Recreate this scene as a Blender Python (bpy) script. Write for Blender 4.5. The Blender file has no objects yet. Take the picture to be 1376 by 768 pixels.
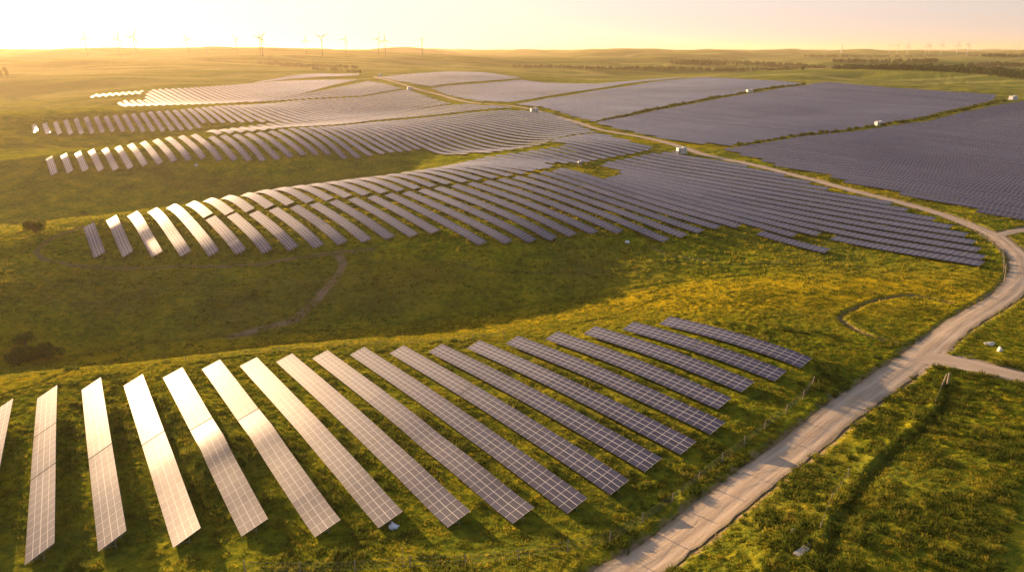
import bpy, math, random
import numpy as np
from mathutils import Vector
random.seed(7)
SC = bpy.context.scene
COL = SC.collection
R = math.radians
# ------------------------------------------------------------------ camera
F = 950.0; H = 60.0; PITCH = R(18.4)
cam = bpy.data.objects.new('camera', bpy.data.cameras.new('camera'))
COL.objects.link(cam)
cam.location = (0, 0, H)
cam.rotation_euler = (R(90) - PITCH, 0, 0)
cam.data.lens = F / 1376 * 36; cam.data.sensor_width = 36
cam.data.clip_start = 1; cam.data.clip_end = 60000
SC.camera = cam
# ------------------------------------------------------------------ world, sun, exposure
SUN_AZ = -40.0; SUN_EL = 7.3                      # degrees, azimuth from +Y towards +X
SUN_ST = 5.0; SUN_COL = (1.0, 0.64, 0.33)
SKY_ST = 0.11; SKY_TINT = (0.95, 0.84, 0.90); EXPOSURE = 1.68
HAZE_DENS = 0.000056; HAZE_COL = (1.0, 0.79, 0.54); HAZE_G = 0.52
MURK_W = .93; MURK_G = 3.2
MURK = [(0, (.30, .24, .20)), (.55, (.38, .295, .23)), (.75, (.55, .425, .34)), (.90, (.72, .60, .54)), (1.0, (.86, .81, .80))]
w = bpy.data.worlds.new("World"); SC.world = w; w.use_nodes = True
nt = w.node_tree; nt.nodes.clear()
wo = nt.nodes.new('ShaderNodeOutputWorld'); bg = nt.nodes.new('ShaderNodeBackground')
sky = nt.nodes.new('ShaderNodeTexSky'); sky.sky_type = 'NISHITA'; sky.sun_disc = False
sky.sun_elevation = R(SUN_EL); sky.sun_rotation = R(SUN_AZ)
sky.altitude = 100; sky.air_density = 1.0; sky.dust_density = 3.5; sky.ozone_density = 1.0
mx = nt.nodes.new('ShaderNodeMix'); mx.data_type = 'RGBA'; mx.blend_type = 'MULTIPLY'
mx.inputs[0].default_value = 1.0; mx.inputs[7].default_value = (*SKY_TINT, 1)
nt.links.new(sky.outputs[0], mx.inputs[6])
# pale evening murk low in the sky, brighter towards the sun, over the clear sky above
tcw = nt.nodes.new('ShaderNodeTexCoord'); sep = nt.nodes.new('ShaderNodeSeparateXYZ'); nt.links.new(tcw.outputs['Generated'], sep.inputs[0])
rz = nt.nodes.new('ShaderNodeValToRGB'); rz.color_ramp.interpolation = 'EASE'
rz.color_ramp.elements[0].position = 0.0; rz.color_ramp.elements[0].color = (MURK_W,) * 3 + (1,)
rz.color_ramp.elements[1].position = 0.32; rz.color_ramp.elements[1].color = (0, 0, 0, 1)
dt = nt.nodes.new('ShaderNodeVectorMath'); dt.operation = 'DOT_PRODUCT'; nt.links.new(tcw.outputs['Generated'], dt.inputs[0])
dt.inputs[1].default_value = (math.sin(R(SUN_AZ)), math.cos(R(SUN_AZ)), 0)
rm = nt.nodes.new('ShaderNodeValToRGB'); rm.color_ramp.interpolation = 'LINEAR'
for i_, (p_, c_) in enumerate(MURK):
    e_ = rm.color_ramp.elements[0] if i_ == 0 else (rm.color_ramp.elements[1] if i_ == len(MURK) - 1 else rm.color_ramp.elements.new(p_))
    e_.position = p_; e_.color = (*c_, 1)
ad = nt.nodes.new('ShaderNodeMath'); ad.operation = 'MULTIPLY_ADD'; ad.inputs[1].default_value = .5; ad.inputs[2].default_value = .5
nt.links.new(dt.outputs['Value'], ad.inputs[0]); nt.links.new(ad.outputs[0], rm.inputs[0])
pw = nt.nodes.new('ShaderNodeMath'); pw.operation = 'POWER'; pw.inputs[1].default_value = 6; nt.links.new(ad.outputs[0], pw.inputs[0])
zz = nt.nodes.new('ShaderNodeMath'); zz.operation = 'MULTIPLY_ADD'; zz.inputs[1].default_value = -.34; nt.links.new(pw.outputs[0], zz.inputs[0]); nt.links.new(sep.outputs[2], zz.inputs[2])
nt.links.new(zz.outputs[0], rz.inputs[0])
mm = nt.nodes.new('ShaderNodeMix'); mm.data_type = 'RGBA'; nt.links.new(rz.outputs[0], mm.inputs[0]); nt.links.new(mx.outputs[2], mm.inputs[6])
sc_ = nt.nodes.new('ShaderNodeMix'); sc_.data_type = 'RGBA'; sc_.blend_type = 'MULTIPLY'; sc_.inputs[0].default_value = 1
sc_.inputs[7].default_value = (MURK_G, MURK_G, MURK_G, 1); nt.links.new(rm.outputs[0], sc_.inputs[6]); nt.links.new(sc_.outputs[2], mm.inputs[7])
nt.links.new(mm.outputs[2], bg.inputs[0])
bg.inputs[1].default_value = SKY_ST
nt.links.new(bg.outputs[0], wo.inputs[0])
sd = Vector((math.sin(R(SUN_AZ)) * math.cos(R(SUN_EL)), math.cos(R(SUN_AZ)) * math.cos(R(SUN_EL)), math.sin(R(SUN_EL))))
sl = bpy.data.lights.new('sun', 'SUN'); sl.energy = SUN_ST; sl.angle = R(0.6); sl.color = SUN_COL
so = bpy.data.objects.new('sun', sl); COL.objects.link(so)
so.rotation_euler = (-sd).to_track_quat('-Z', 'Y').to_euler(); so.location = (-300, 300, 400)
vs = SC.view_settings; vs.view_transform = 'Standard'; vs.look = 'None'; vs.exposure = EXPOSURE; vs.gamma = 1; vs.use_curve_mapping = False
SC.cycles.volume_bounces = 1; SC.cycles.max_bounces = 6; SC.cycles.diffuse_bounces = 2; SC.cycles.transparent_max_bounces = 6

# ------------------------------------------------------------------ picture <-> ground helpers
CP, SP = math.cos(PITCH), math.sin(PITCH)
def ray(u, v):
    x = (u - 688) / F; y = -(v - 384) / F
    return np.array([x, CP + y * SP, -SP + y * CP])
def project(p):
    x, y, z = p[0], p[1], p[2] - H
    d = y * CP - z * SP; yy = y * SP + z * CP
    if d < 1: return None
    return 688 + F * x / d, 384 - F * yy / d
def zpt(u, v, z):                                    # point of the pixel's ray at height z
    r = ray(u, v); return np.array([0, 0, H]) + r * (H - z) / -r[2]
TH = R(35.0); NRM = np.array([math.cos(TH), math.sin(TH)]); DIRV = np.array([-math.sin(TH), math.cos(TH)])
ROWP = 8.1
PH = 1.30                                             # panel surface above ground
def solve(p, q):                                     # where the pixel's ray meets the row's vertical plane
    r = ray(*q); t = p / (r[0] * NRM[0] + r[1] * NRM[1]); return np.array([0, 0, H]) + t * r
R_ROWS = {4:[(232,499),(284,589),(345,712)],5:[(284,493),(349,575),(438,705)],6:[(334,487),(528,700)],7:[(382,480),(619,698)],
 8:[(430,476),(576,590),(702,690)],9:[(481,472),(771,674)],10:[(533,470),(827,648)],11:[(585,467),(873,620)],12:[(636,463),(921,598)],
 13:[(688,456),(962,573)],14:[(741,451),(975,541)],15:[(792,444),(1010,520)],16:[(844,437),(1047,503)],17:[(893,431),(1078,484)]}
C_ROWS = {3:[(178,288.7),(210,337.7)],4:[(204,281.7),(221,299),(248,337.7)],5:[(230,277),(251,295),(285,336.6)],6:[(256,272.8),(281,290.4),(322,335.5)],7:[(281,268),(310,287),(357,333.8)],8:[(305,264.7),(337.6,284.3),(392,330.5)],9:[(329,261.4),(365,279.3),(426,327.5)],10:[(355.5,256),(393,275),(459,324)],11:[(377,253),(418.7,272.6),(489.5,320.6)],12:[(399,250.6),(445,269),(520.5,316)],13:[(421,248),(472,266),(551.7,313)],14:[(443.7,245),(495,262.6),(581,309)],15:[(464.5,242.5),(519,259),(644,324)],16:[(485.6,240),(542,257),(680.7,322.8)],17:[(506,237.5),(563.6,254),(711,320.6)],18:[(526.6,235),(583,251),(738.4,318.4)],19:[(546,232),(606,247),(765.7,313)],20:[(563.6,230),(629,244.7),(793,309)],21:[(582,226.6),(650,242.6),(829,308.6)],22:[(669,240),(890,320.6)],23:[(689,237),(914,314.7)],24:[(709,234),(937,309.7)],25:[(727.5,231),(960,303)],26:[(746,229),(1111.6,337)]}
D_ROWS = {5:[(139.8,199.8),(152.7,224)],6:[(157.7,197),(174,222)],7:[(174.5,194),(194,219.8)],8:[(190.4,190),(214,217.6)],9:[(209,187.8),(233.6,214.6)],10:[(225.3,185),(252.6,212)],11:[(240.6,182.3),(271.5,209.8)],12:[(258,179.7),(295,212.8)],13:[(274.4,177.5),(282,183.4),(315,213.3)],14:[(289.6,175.3),(298,181.7),(336,212.8)],15:[(314,180),(354,212)],16:[(330.5,179.3),(373,211)],17:[(346,178),(391,210)],18:[(362,176),(409.4,209)],19:[(377.4,174),(427.5,208)],20:[(392.7,173),(444,205.5)],24:[(518.7,203.7)],28:[(600,206)],32:[(672,199.8)],36:[(731,191)]}
n3 = np.array([NRM[0], NRM[1], 0])
pR1 = zpt(54, 745, 0) @ n3; pR17 = zpt(1078, 484, 0) @ n3; stepR = (pR17 - pR1) / 16; pR0 = pR1 - stepR
pC0 = zpt(426, 327.5, -5) @ n3 - 9 * ROWP
pD0 = zpt(336, 212.8, -5) @ n3 - 14 * ROWP
pE0 = zpt(154.5, 174.8, -5) @ n3 - 8 * ROWP
CT = []                                              # ground control points
for rows, p0, st in ((R_ROWS, pR0, stepR), (C_ROWS, pC0, ROWP), (D_ROWS, pD0, ROWP)):
    for k, pts in rows.items():
        for q in pts:
            P = solve(p0 + k * st, q); CT.append((P[0], P[1], P[2] - PH))
for k, pts in R_ROWS.items():                       # the rows stand on evenly falling ground
    a_ = solve(pR0 + k * stepR, pts[0]); b_ = solve(pR0 + k * stepR, pts[-1])
    for t_ in (-.14, .12, .25, .38, .5, .62, .75, .88):
        q_ = a_ + (b_ - a_) * t_; CT.append((q_[0], q_[1], q_[2] - PH + (.6 * math.sin(math.pi * t_) if t_ > 0 else -.3)))
for pa_, pb_, za_, zb_ in (((8,545),(-40,745),-3,-3), ((64,528),(54,745),-3.5,-2.6), ((123,516),(152,731),-4.0,-3.2), ((179,509),(250,718),-4.8,-3.8)):
    a_ = zpt(*pa_, za_); b_ = zpt(*pb_, zb_)
    for t_ in (-.12, .15, .3, .45, .6, .8):
        q_ = a_ + (b_ - a_) * t_; CT.append((q_[0], q_[1], q_[2] + (.5 * math.sin(math.pi * t_) if t_ > 0 else -.3)))
MAN = [ # (u, v, ground z)
 (64,528,-3.5),(54,745,-2.5),(123,516,-3.8),(152,731,-3.3),(179,509,-4.8),(250,718,-3.8),(-60,600,-3),(-60,540,-3),(8,545,-3),(120,630,-3.2),
 (0,505,-6),(0,480,-15),(-80,500,-14),(100,474,-18),(220,459,-18.5),(330,450,-18.5),(450,441,-18),(560,430,-17.5),(660,418,-16),(760,402,-14),(860,388,-10.5),(960,375,-8),(1060,366,-6),
 (100,440,-14.5),(0,440,-10),(-80,440,-9),(0,390,-6.2),(100,400,-10.5),(250,400,-12),(400,395,-12.8),(550,385,-12.0),(700,370,-10.8),(850,355,-8),
 (0,340,-4),(0,322,-2.0),(-100,345,-3),(60,318,-1.5),(120,303,-.8),(130,341,-6.0),(152,297,-1.0),(172,339,-6.3),(200,358,-8.5),(350,353,-9.0),(450,350,-8.8),(550,348,-8.2),(700,343,-7.8),(850,335,-7.5),
 (950,425,-4.5),(1050,400,-4.0),(1000,388,-4.2),(1120,390,-3.6),(1180,430,-3),(1250,400,-3),(1130,470,-2.3),(1100,520,-2),(1250,457,-2),(1300,360,-3),(1200,350,-4.5),(1360,340,-2.2),(1376,430,-2),(1376,520,-1.5),(1450,450,-1.5),
 (1170,524,-3.2),(1045,614,-4.2),(935,702,-4.6),(850,765,-4.7),(750,760,-2.5),(600,760,-2.8),(450,765,-3),(300,765,-3),(150,765,-3),(1000,560,-2.8),(980,640,-3.5),
 (1100,700,-1.2),(1250,700,-.5),(1376,700,0),(1300,600,-.6),(1200,600,-1.4),(1376,600,-.5),(1450,650,0),(1060,760,-1.2),(1376,768,0),
 (-100,300,-17),(0,300,-20),(100,287,-20.5),(200,268,-20),(300,252,-18.5),(400,240,-16.5),(500,228,-13.5),(600,216,-10),(0,262,-15),(-80,262,-14),
 (0,230,-6),(30,225,-5.5),(63,213,-2.5),(66,236,-8.5),(84,210,-2.5),(88,232,-8.5),(102,206,-2.5),(110,230,-8.5),(121,202.5,-2.5),(132,227,-9),(-80,235,-5.5),(0,215,-3.5),
 (250,238,-14.5),(350,228,-13),(450,222,-12),(560,214,-10.5),(650,206.5,-8.5),(700,202,-6),
 (0,205,-9),(100,196,-13),(200,184,-13),(-80,208,-9),(0,185,-3),(30,176,-2),(-80,188,-3),
 (49,178,-5.5),(51,166,0),(110,176,-6.5),(110,160,2.5),(200,173,-8),(200,152,2.5),(268,172,-9.5),(300,143,2),(400,162.5,-5),(400,134,1),(490,154,-4),(490,130,3.5),(552,148,-2),(545,120,7),(606,139,2),(495,108.5,12),(440,120,7),
 (0,160,-6),(100,152,-5),(0,150,4),(100,143,2),(30,140,-4),(-80,155,0),
 (164,143,-3),(160,136,0),(285,139,-4),(203,120.5,6),(300,114.5,8),(369,132,1),(369,109,9),(425,120,6),(430,99.5,13),(483,106,12),(484,99,15),(127,130,1),(190,123,4),
 (0,128,-6),(80,125,-4),(0,112,8),(120,112,9),(250,107,12),(340,100,15),(-80,112,8),
 (0,102,8),(150,100,10),(300,97,12),(0,92,18),(150,90,18),(300,88,19),(450,90,17),(450,97,14),(560,91,15),
 (620,206,-6),(700,148,3),(631,140,4),(718,149,3.2),(760,160,1),(742,187,-1.5),(800,175,0),(690,145,4),(850,186,-.5),(800,200,-1),(700,215,-2),(780,222,-3.4),(872,203,-1.6),(916,205,-1.7),
 (830,235,-3.5),(900,250,-3.5),(1000,280,-4.5),(1100,300,-4.5),(1200,320,-4),(1316,356,-3.2),(1316,345,-3.2),(1260,300,-2.5),(1105,252,-2.3),(1024,227,-2),(948,213,-1.8),(1208,278,-2.4),(1308,305,-2.2),
 (972,200,-1),(1376,294,-2.5),(1376,310,-2.5),(1500,330,-2),(1279,273,-2.4),(1133,240,-2),(1080,183,.5),(1189,168,1.5),(1308,145,4),(1357,136,5),(1376,200,-2),(1250,210,-3),(1150,205,-1.5),(1500,190,0),(1500,125,8),
 (841,175,0),(905,187,-.5),(803,163,1.5),(868,148,4),(937,136,6),(1007,123,9),(1080,113.5,12.5),(1109,111,13),(1194,118,10),(1270,123,8),(1338,127,7),(1080,150,3),(1200,140,4.5),(950,165,1),
 (941,104,16.5),(1005,107,15),(868,109,12),(800,112,9),(735,111,8.5),(701,105,13),(651,98,19),(600,96,20.5),(560,98.5,18.5),(506,104,13.5),(600,114,10),(640,135,4),(578,118,8),(684,138,3.5),(735,131,4),(800,145,2.5),(786,123,8),
 (760,107,5),(820,107,4),(700,98,12),(800,100,4),(900,98,4),(1000,100,8),
 (1050,103,14),(1100,97,19),(1150,94,22),(1200,95.5,21),(1300,101,17),(1376,108,13),(1100,107,13),(1250,113,11),(1376,120,8),(1450,112,12),(1150,105,7),(1300,111,7),
 (1100,91,8),(1250,91,7),(1376,99,6),(1376,92,9),(1000,91,9),(900,90,8),(800,91,10),(700,91,14),(620,90,17),
 (700,84,20),(850,84,19),(1000,84,16),(1150,84,14),(1300,84,14),(1376,85,14),(600,82,27),
 (0,84,27),(150,83,28),(300,82,29),(450,82,29),(0,77,36),(150,77,37),(300,77,37),(433,77,37),(520,76,38),(600,76,36),
 (700,77,31),(850,77,30),(1000,77,26),(1150,77,21),(1300,77,20),(1376,78,19),
 (0,72.5,44),(200,73,44),(319,70.5,52),(412,72,46),(500,72.5,44),(600,72,44),(800,72,42),(1000,72,39),(1200,72,33),(1376,72,33),
]
for u, v, z in MAN:
    P = zpt(u, v, z); CT.append((P[0], P[1], z))
for az in range(-84, 85, 12):
    a = R(az)
    for r_, z_ in ((8, -3), (25, -3), (7500, 50), (12000, 52), (20000, 56)):
        CT.append((r_ * math.sin(a), r_ * math.cos(a), z_))
    if abs(az) > 45:
        for r_, z_ in ((60, -3), (130, -3.5), (250, -5), (450, -2), (800, 3), (1500, 14), (3500, 38)):
            CT.append((r_ * math.sin(a), r_ * math.cos(a), z_))
CT = np.array(CT)
KA = 1.0
caz = np.arctan2(CT[:, 0], CT[:, 1]) * KA; clr = np.log(np.hypot(CT[:, 0], CT[:, 1]))
def kern(d2): return np.where(d2 > 1e-12, 0.5 * d2 * np.log(d2 + 1e-12), 0.0)
N = len(CT)
A = kern((caz[:, None] - caz[None]) ** 2 + (clr[:, None] - clr[None]) ** 2)
rr_ = np.exp(clr); lam = np.where(rr_ < 900, 0.0015, 0.0008)
A[np.arange(N), np.arange(N)] += lam
Pm = np.stack([np.ones(N), caz, clr], 1)
M = np.block([[A, Pm], [Pm.T, np.zeros((3, 3))]])
sol = np.linalg.solve(M, np.concatenate([CT[:, 2], np.zeros(3)]))
GA = np.radians(np.arange(-90, 90.01, 0.4)); GL = np.arange(math.log(5), math.log(30000), 0.012)
ga, gl = np.meshgrid(GA * KA, GL, indexing='ij')
Zg = sol[N] + sol[N + 1] * ga + sol[N + 2] * gl
for i in range(N):
    Zg += sol[i] * kern((ga - caz[i]) ** 2 + (gl - clr[i]) ** 2)
# --- noise
def hsh(ix, iy, seed):
    h = (ix.astype(np.int64) * 374761393 + iy.astype(np.int64) * 668265263 + seed * 144665) & 0xffffffff
    h = ((h ^ (h >> 13)) * 1274126177) & 0xffffffff
    return ((h ^ (h >> 16)) & 0xffff) / 65535.0
def vnoise(x, y, seed=0):
    xi = np.floor(x); yi = np.floor(y); fx = x - xi; fy = y - yi
    fx = fx * fx * (3 - 2 * fx); fy = fy * fy * (3 - 2 * fy)
    a = hsh(xi, yi, seed); b = hsh(xi + 1, yi, seed); c = hsh(xi, yi + 1, seed); d = hsh(xi + 1, yi + 1, seed)
    return (a + (b - a) * fx) * (1 - fy) + (c + (d - c) * fx) * fy - 0.5
def fbm(x, y, seed=0, oct=4, gain=0.5):
    s = 0; a = 1.0
    for o in range(oct):
        s = s + a * vnoise(x * 2 ** o + 17.3 * o, y * 2 ** o - 9.1 * o, seed + o); a *= gain
    return s
def Zb(x, y):                                        # smooth ground
    x = np.asarray(x, float); y = np.asarray(y, float)
    r = np.maximum(np.hypot(x, y), 5.01); az = np.arctan2(x, y); lr = np.log(r)
    fa = np.clip((az - GA[0]) / (GA[1] - GA[0]), 0, len(GA) - 1.001); fl = np.clip((lr - GL[0]) / (GL[1] - GL[0]), 0, len(GL) - 1.001)
    i = fa.astype(int); j = fl.astype(int); ta = fa - i; tl = fl - j
    z = (Zg[i, j] * (1 - ta) + Zg[i + 1, j] * ta) * (1 - tl) + (Zg[i, j + 1] * (1 - ta) + Zg[i + 1, j + 1] * ta) * tl
    wb = np.clip((np.abs(az) - R(70)) / R(18), 0, 1); wb = wb * wb * (3 - 2 * wb)
    zback = -3 + 18 * np.clip((r - 300) / 2500, 0, 1) + 30 * np.clip((r - 2500) / 6000, 0, 1)
    z = z * (1 - wb) + zback * wb
    far = np.clip((r - 1300) / 1500, 0, 1)
    z = z + np.clip((r - 260) / 250, 0, 1) * np.clip(1 - (r - 2500) / 2000, 0, 1) * (fbm(x / 95, y / 95, 211, 2) * np.clip(.9 + az * 2.2, .7, 2.4) + np.clip((r - 600) / 500, 0, 1) * fbm(x / 230, y / 200, 223, 2) * 4.0)
    z = z + far * (fbm(x / 700, y / 520, 5, 3) * 46 + fbm(x / 330, y / 280, 9, 2) * 15)
    vfar = np.clip((r - 6000) / 4000, 0, 1)
    z = z + vfar * fbm(x / 2500, y / 2500, 77, 3) * 14
    return z
def hit(u, v, off=0.0):                              # the pixel's ray meets the ground (+off)
    r = ray(u, v); o = np.array([0, 0, H])
    t = np.exp(np.linspace(math.log(40), math.log(15000), 2600))
    P = o[None] + t[:, None] * r[None]
    d = P[:, 2] - (Zb(P[:, 0], P[:, 1]) + off)
    k = np.argmax(d < 0)
    if not (d < 0).any(): return P[-1] * 0 + o + r * 9000
    if k == 0: return P[0]
    f = d[k - 1] / (d[k - 1] - d[k]); return P[k - 1] + f * (P[k] - P[k - 1])
def hits(pts, off=0.0): return [hit(u, v, off)[:2] for u, v in pts]
def smooth(pts, step=1.0):                           # Catmull-Rom through world points
    P = np.array(pts); P = np.vstack([2 * P[0] - P[1], P, 2 * P[-1] - P[-2]]); out = []
    for i in range(1, len(P) - 2):
        L = np.linalg.norm(P[i + 1] - P[i]); n = max(2, int(L / step))
        for t in np.arange(n) / n:
            a, b, c, d = P[i - 1:i + 3]
            out.append(.5 * (2 * b + (c - a) * t + (2 * a - 5 * b + 4 * c - d) * t * t + (3 * b - a - 3 * c + d) * t ** 3))
    out.append(P[-2]); return np.array(out)
def distline(x, y, line, maxd):                      # distance to a sampled polyline (only near it), signed side
    D = np.full(x.shape, 1e9); S = np.zeros(x.shape)
    lo = line.min(0) - maxd; hi = line.max(0) + maxd
    m = np.where((x > lo[0]) & (x < hi[0]) & (y > lo[1]) & (y < hi[1]))[0]
    if len(m) == 0: return D, S
    cell = maxd * 2
    from collections import defaultdict
    g = defaultdict(list)
    for i in range(len(line) - 1):
        c = (line[i] + line[i + 1]) / 2
        kx, ky = int(c[0] // cell), int(c[1] // cell)
        for a in (-1, 0, 1):
            for b in (-1, 0, 1): g[(kx + a, ky + b)].append(i)
    kx = (x[m] // cell).astype(int); ky = (y[m] // cell).astype(int)
    key = kx * 100003 + ky; order = np.argsort(key, kind='stable'); ks = key[order]
    bounds = np.flatnonzero(np.diff(ks)) + 1
    for grp in np.split(order, bounds):
        segs = g.get((int(kx[grp[0]]), int(ky[grp[0]])))
        if not segs: continue
        gx = x[m[grp]]; gy = y[m[grp]]; best = np.full(len(grp), 1e9); bs = np.zeros(len(grp))
        for i in segs:
            a = line[i]; b = line[i + 1]; ab = b - a; L2 = max((ab ** 2).sum(), 1e-9)
            t = np.clip(((gx - a[0]) * ab[0] + (gy - a[1]) * ab[1]) / L2, 0, 1)
            dx = gx - a[0] - t * ab[0]; dy = gy - a[1] - t * ab[1]; d = np.hypot(dx, dy)
            w_ = d < best; best = np.where(w_, d, best); bs = np.where(w_, ab[0] * dy - ab[1] * dx, bs)
        D[m[grp]] = best; S[m[grp]] = np.sign(bs)
    return D, S
# ------------------------------------------------------------------ lines on the ground
ROAD = smooth(hits([(640,900),(740,835),(800,798),(850,765),(893,738),(940,702),(990,662),(1045,620),(1105,574),(1170,526),(1222,488),(1257,461),(1290,435),(1330,411),(1357,392),(1371,368),(1369,346),(1358,333),(1338,317),(1308,304),(1267,288.5),(1214,273),(1152,257.5),(1100,243.5),(1068,235.5),(1013,221.5),(948,208),(915,197),(872,186),(845,181),(800,172.5),(760,160),(728,150.5),(690,142.5),(634,138),(590,127),(555,118),(520,107.5),(503,103)]), 2.0)
BR1 = smooth(hits([(1232,478),(1262,482),(1300,489),(1340,498),(1376,506),(1440,518),(1560,540)]), 1.5)
BR2 = smooth(hits([(1336,318),(1352,313),(1376,308),(1440,300),(1560,288)]), 2.0)
ROADS = [(ROAD, 3.1), (BR1, 2.9), (BR2, 2.2)]
LINES = [ # pixels, depth, half width, soil, bank height(+side)
 ([(1279,407),(1250,400),(1218,396),(1189,399),(1163,407),(1141,418),(1129,426),(1135,433),(1163,448),(1189,456),(1218,462),(1245,458)], .6, .85, 1.0, .15),
 ([(900,352),(960,357),(1020,357),(1076,357.5),(1150,358),(1224,357)], .5, .6, .2, .1),
 ([(20,497),(60,487),(109,475),(180,463),(261,454),(330,449),(400,444),(480,440),(560,431),(640,420),(740,405),(850,388),(950,375),(1030,367)], .5, .8, 0, .1),
 ([(-60,545),(0,532),(54,518),(109,512),(153,505),(196,500),(240,493),(283,485),(340,478),(440,467),(520,464),(593,461),(684,450),(789,432),(824,425),(876,404),(920,392),(980,380)], .45, .5, .1, .2),
 ([(789,433),(850,424),(900,424),(960,438),(1010,451),(1060,460),(1110,473)], .3, .5, .1, .12),
 ([(135,490),(165,483),(200,478),(235,474)], .4, .5, .1, .1),
 ([(40,520),(70,508),(95,500),(120,497)], .4, .5, .1, .1),
 ([(113,304),(78,316),(51,333),(56,345),(85,353),(135,358),(203,359),(271,358),(338,356),(426,343),(502,335)], .5, .9, 1.1, .15),
 ([(453,342),(461,352),(455,368),(440,385),(425,402),(405,420),(390,433),(350,441),(310,452)], .2, 1.4, 1.8, .1),
 ([(870,326),(895,341),(940,350),(1000,354),(1070,353)], .15, .5, .6, .1),
 ([(1264,512),(1262,530),(1255,548),(1235,568),(1205,590),(1180,612),(1150,645),(1128,675),(1112,700),(1104,730),(1098,770),(1090,830)], -.6, 1.1, 0, 0),
 ([(1272,516),(1271,534),(1264,552),(1245,574),(1215,597),(1190,619),(1162,652),(1140,682),(1124,707),(1116,737),(1110,775),(1102,840)], .45, .9, 0, 0),
 ([(600,470),(640,455),(700,440),(760,425)], .25, .5, 0, .1),
 ([(200,365),(300,372),(420,378),(520,372),(640,352)], .2, .5, .15, .1),
 ([(560,345),(650,362),(760,366),(860,362)], .3, .6, .2, .1),
 ([(0,183),(60,180),(110,181)], .2, 1, .3, .1),
 ([(1140,250),(1200,262),(1290,285),(1376,300)], .1, 1.2, .3, 0),
]
LW = [(smooth(hits(p), 1.0), d, hw, s, b) for p, d, hw, s, b in LINES]

# ------------------------------------------------------------------ mesh helpers
def nmesh(name, V, Fc, mat=None, uv=None, attrs=None, smooth_=False):
    V = np.asarray(V, np.float32); Fc = np.asarray(Fc, np.int32)
    me = bpy.data.meshes.new(name); k = Fc.shape[1]
    me.vertices.add(len(V)); me.vertices.foreach_set('co', V.ravel())
    me.loops.add(Fc.size); me.loops.foreach_set('vertex_index', Fc.ravel())
    me.polygons.add(len(Fc)); me.polygons.foreach_set('loop_start', np.arange(0, Fc.size, k, dtype=np.int32))
    me.polygons.foreach_set('loop_total', np.full(len(Fc), k, np.int32))
    me.polygons.foreach_set('use_smooth', np.full(len(Fc), smooth_, bool))
    if uv is not None:
        l = me.uv_layers.new(name='UVMap'); l.data.foreach_set('uv', np.asarray(uv, np.float32).ravel())
    for an, av in (attrs or {}).items():
        a = me.attributes.new(an, 'FLOAT', 'POINT'); a.data.foreach_set('value', np.asarray(av, np.float32))
    me.update(calc_edges=True)
    if mat: me.materials.append(mat)
    return me
def link(name, me, parent=None, loc=None):
    o = bpy.data.objects.new(name, me); COL.objects.link(o)
    if parent: o.parent = parent
    if loc is not None: o.location = loc
    return o
def tag(o, label=None, cat=None, group=None, kind=None):
    if label: o['label'] = label
    if cat: o['category'] = cat
    if group: o['group'] = group
    if kind: o['kind'] = kind
    return o
class MB:                                            # collects quads/boxes/tubes into one mesh
    def __init__(s): s.v = []; s.f = []
    def add(s, V, Fs):
        b = len(s.v); s.v += [tuple(p) for p in V]; s.f += [tuple(i + b for i in q) for q in Fs]
    def box(s, c, sz, rz=0, top=1.0):
        hx, hy, hz = sz[0] / 2, sz[1] / 2, sz[2] / 2; P = []
        for zz, k in ((-hz, 1.0), (hz, top)):
            for a, b in ((-1, -1), (1, -1), (1, 1), (-1, 1)):
                x, y = a * hx * k, b * hy * k
                P.append((c[0] + x * math.cos(rz) - y * math.sin(rz), c[1] + x * math.sin(rz) + y * math.cos(rz), c[2] + zz))
        s.add(P, [(3, 2, 1, 0), (4, 5, 6, 7), (0, 1, 5, 4), (1, 2, 6, 5), (2, 3, 7, 6), (3, 0, 4, 7)])
    def tube(s, a, b, r0, r1=None, n=8):
        r1 = r0 if r1 is None else r1; a = Vector(a); b = Vector(b); d = (b - a).normalized()
        u = d.orthogonal().normalized(); w_ = d.cross(u); P = []
        for q, r in ((a, r0), (b, r1)):
            for i in range(n):
                t = 2 * math.pi * i / n; P.append(q + u * math.cos(t) * r + w_ * math.sin(t) * r)
        Fs = [(i, (i + 1) % n, n + (i + 1) % n, n + i) for i in range(n)]
        s.add(P, Fs); b0 = len(s.v) - 2 * n
        s.f.append(tuple(b0 + i for i in reversed(range(n)))); s.f.append(tuple(b0 + n + i for i in range(n)))
    def mesh(s, name, mat, smooth_=False):
        me = bpy.data.meshes.new(name); me.from_pydata(s.v, [], s.f); me.materials.append(mat)
        if smooth_: me.polygons.foreach_set('use_smooth', [True] * len(s.f))
        if not smooth_: me.polygons.foreach_set('use_smooth', [False] * len(s.f))
        me.update(); return me
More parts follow.
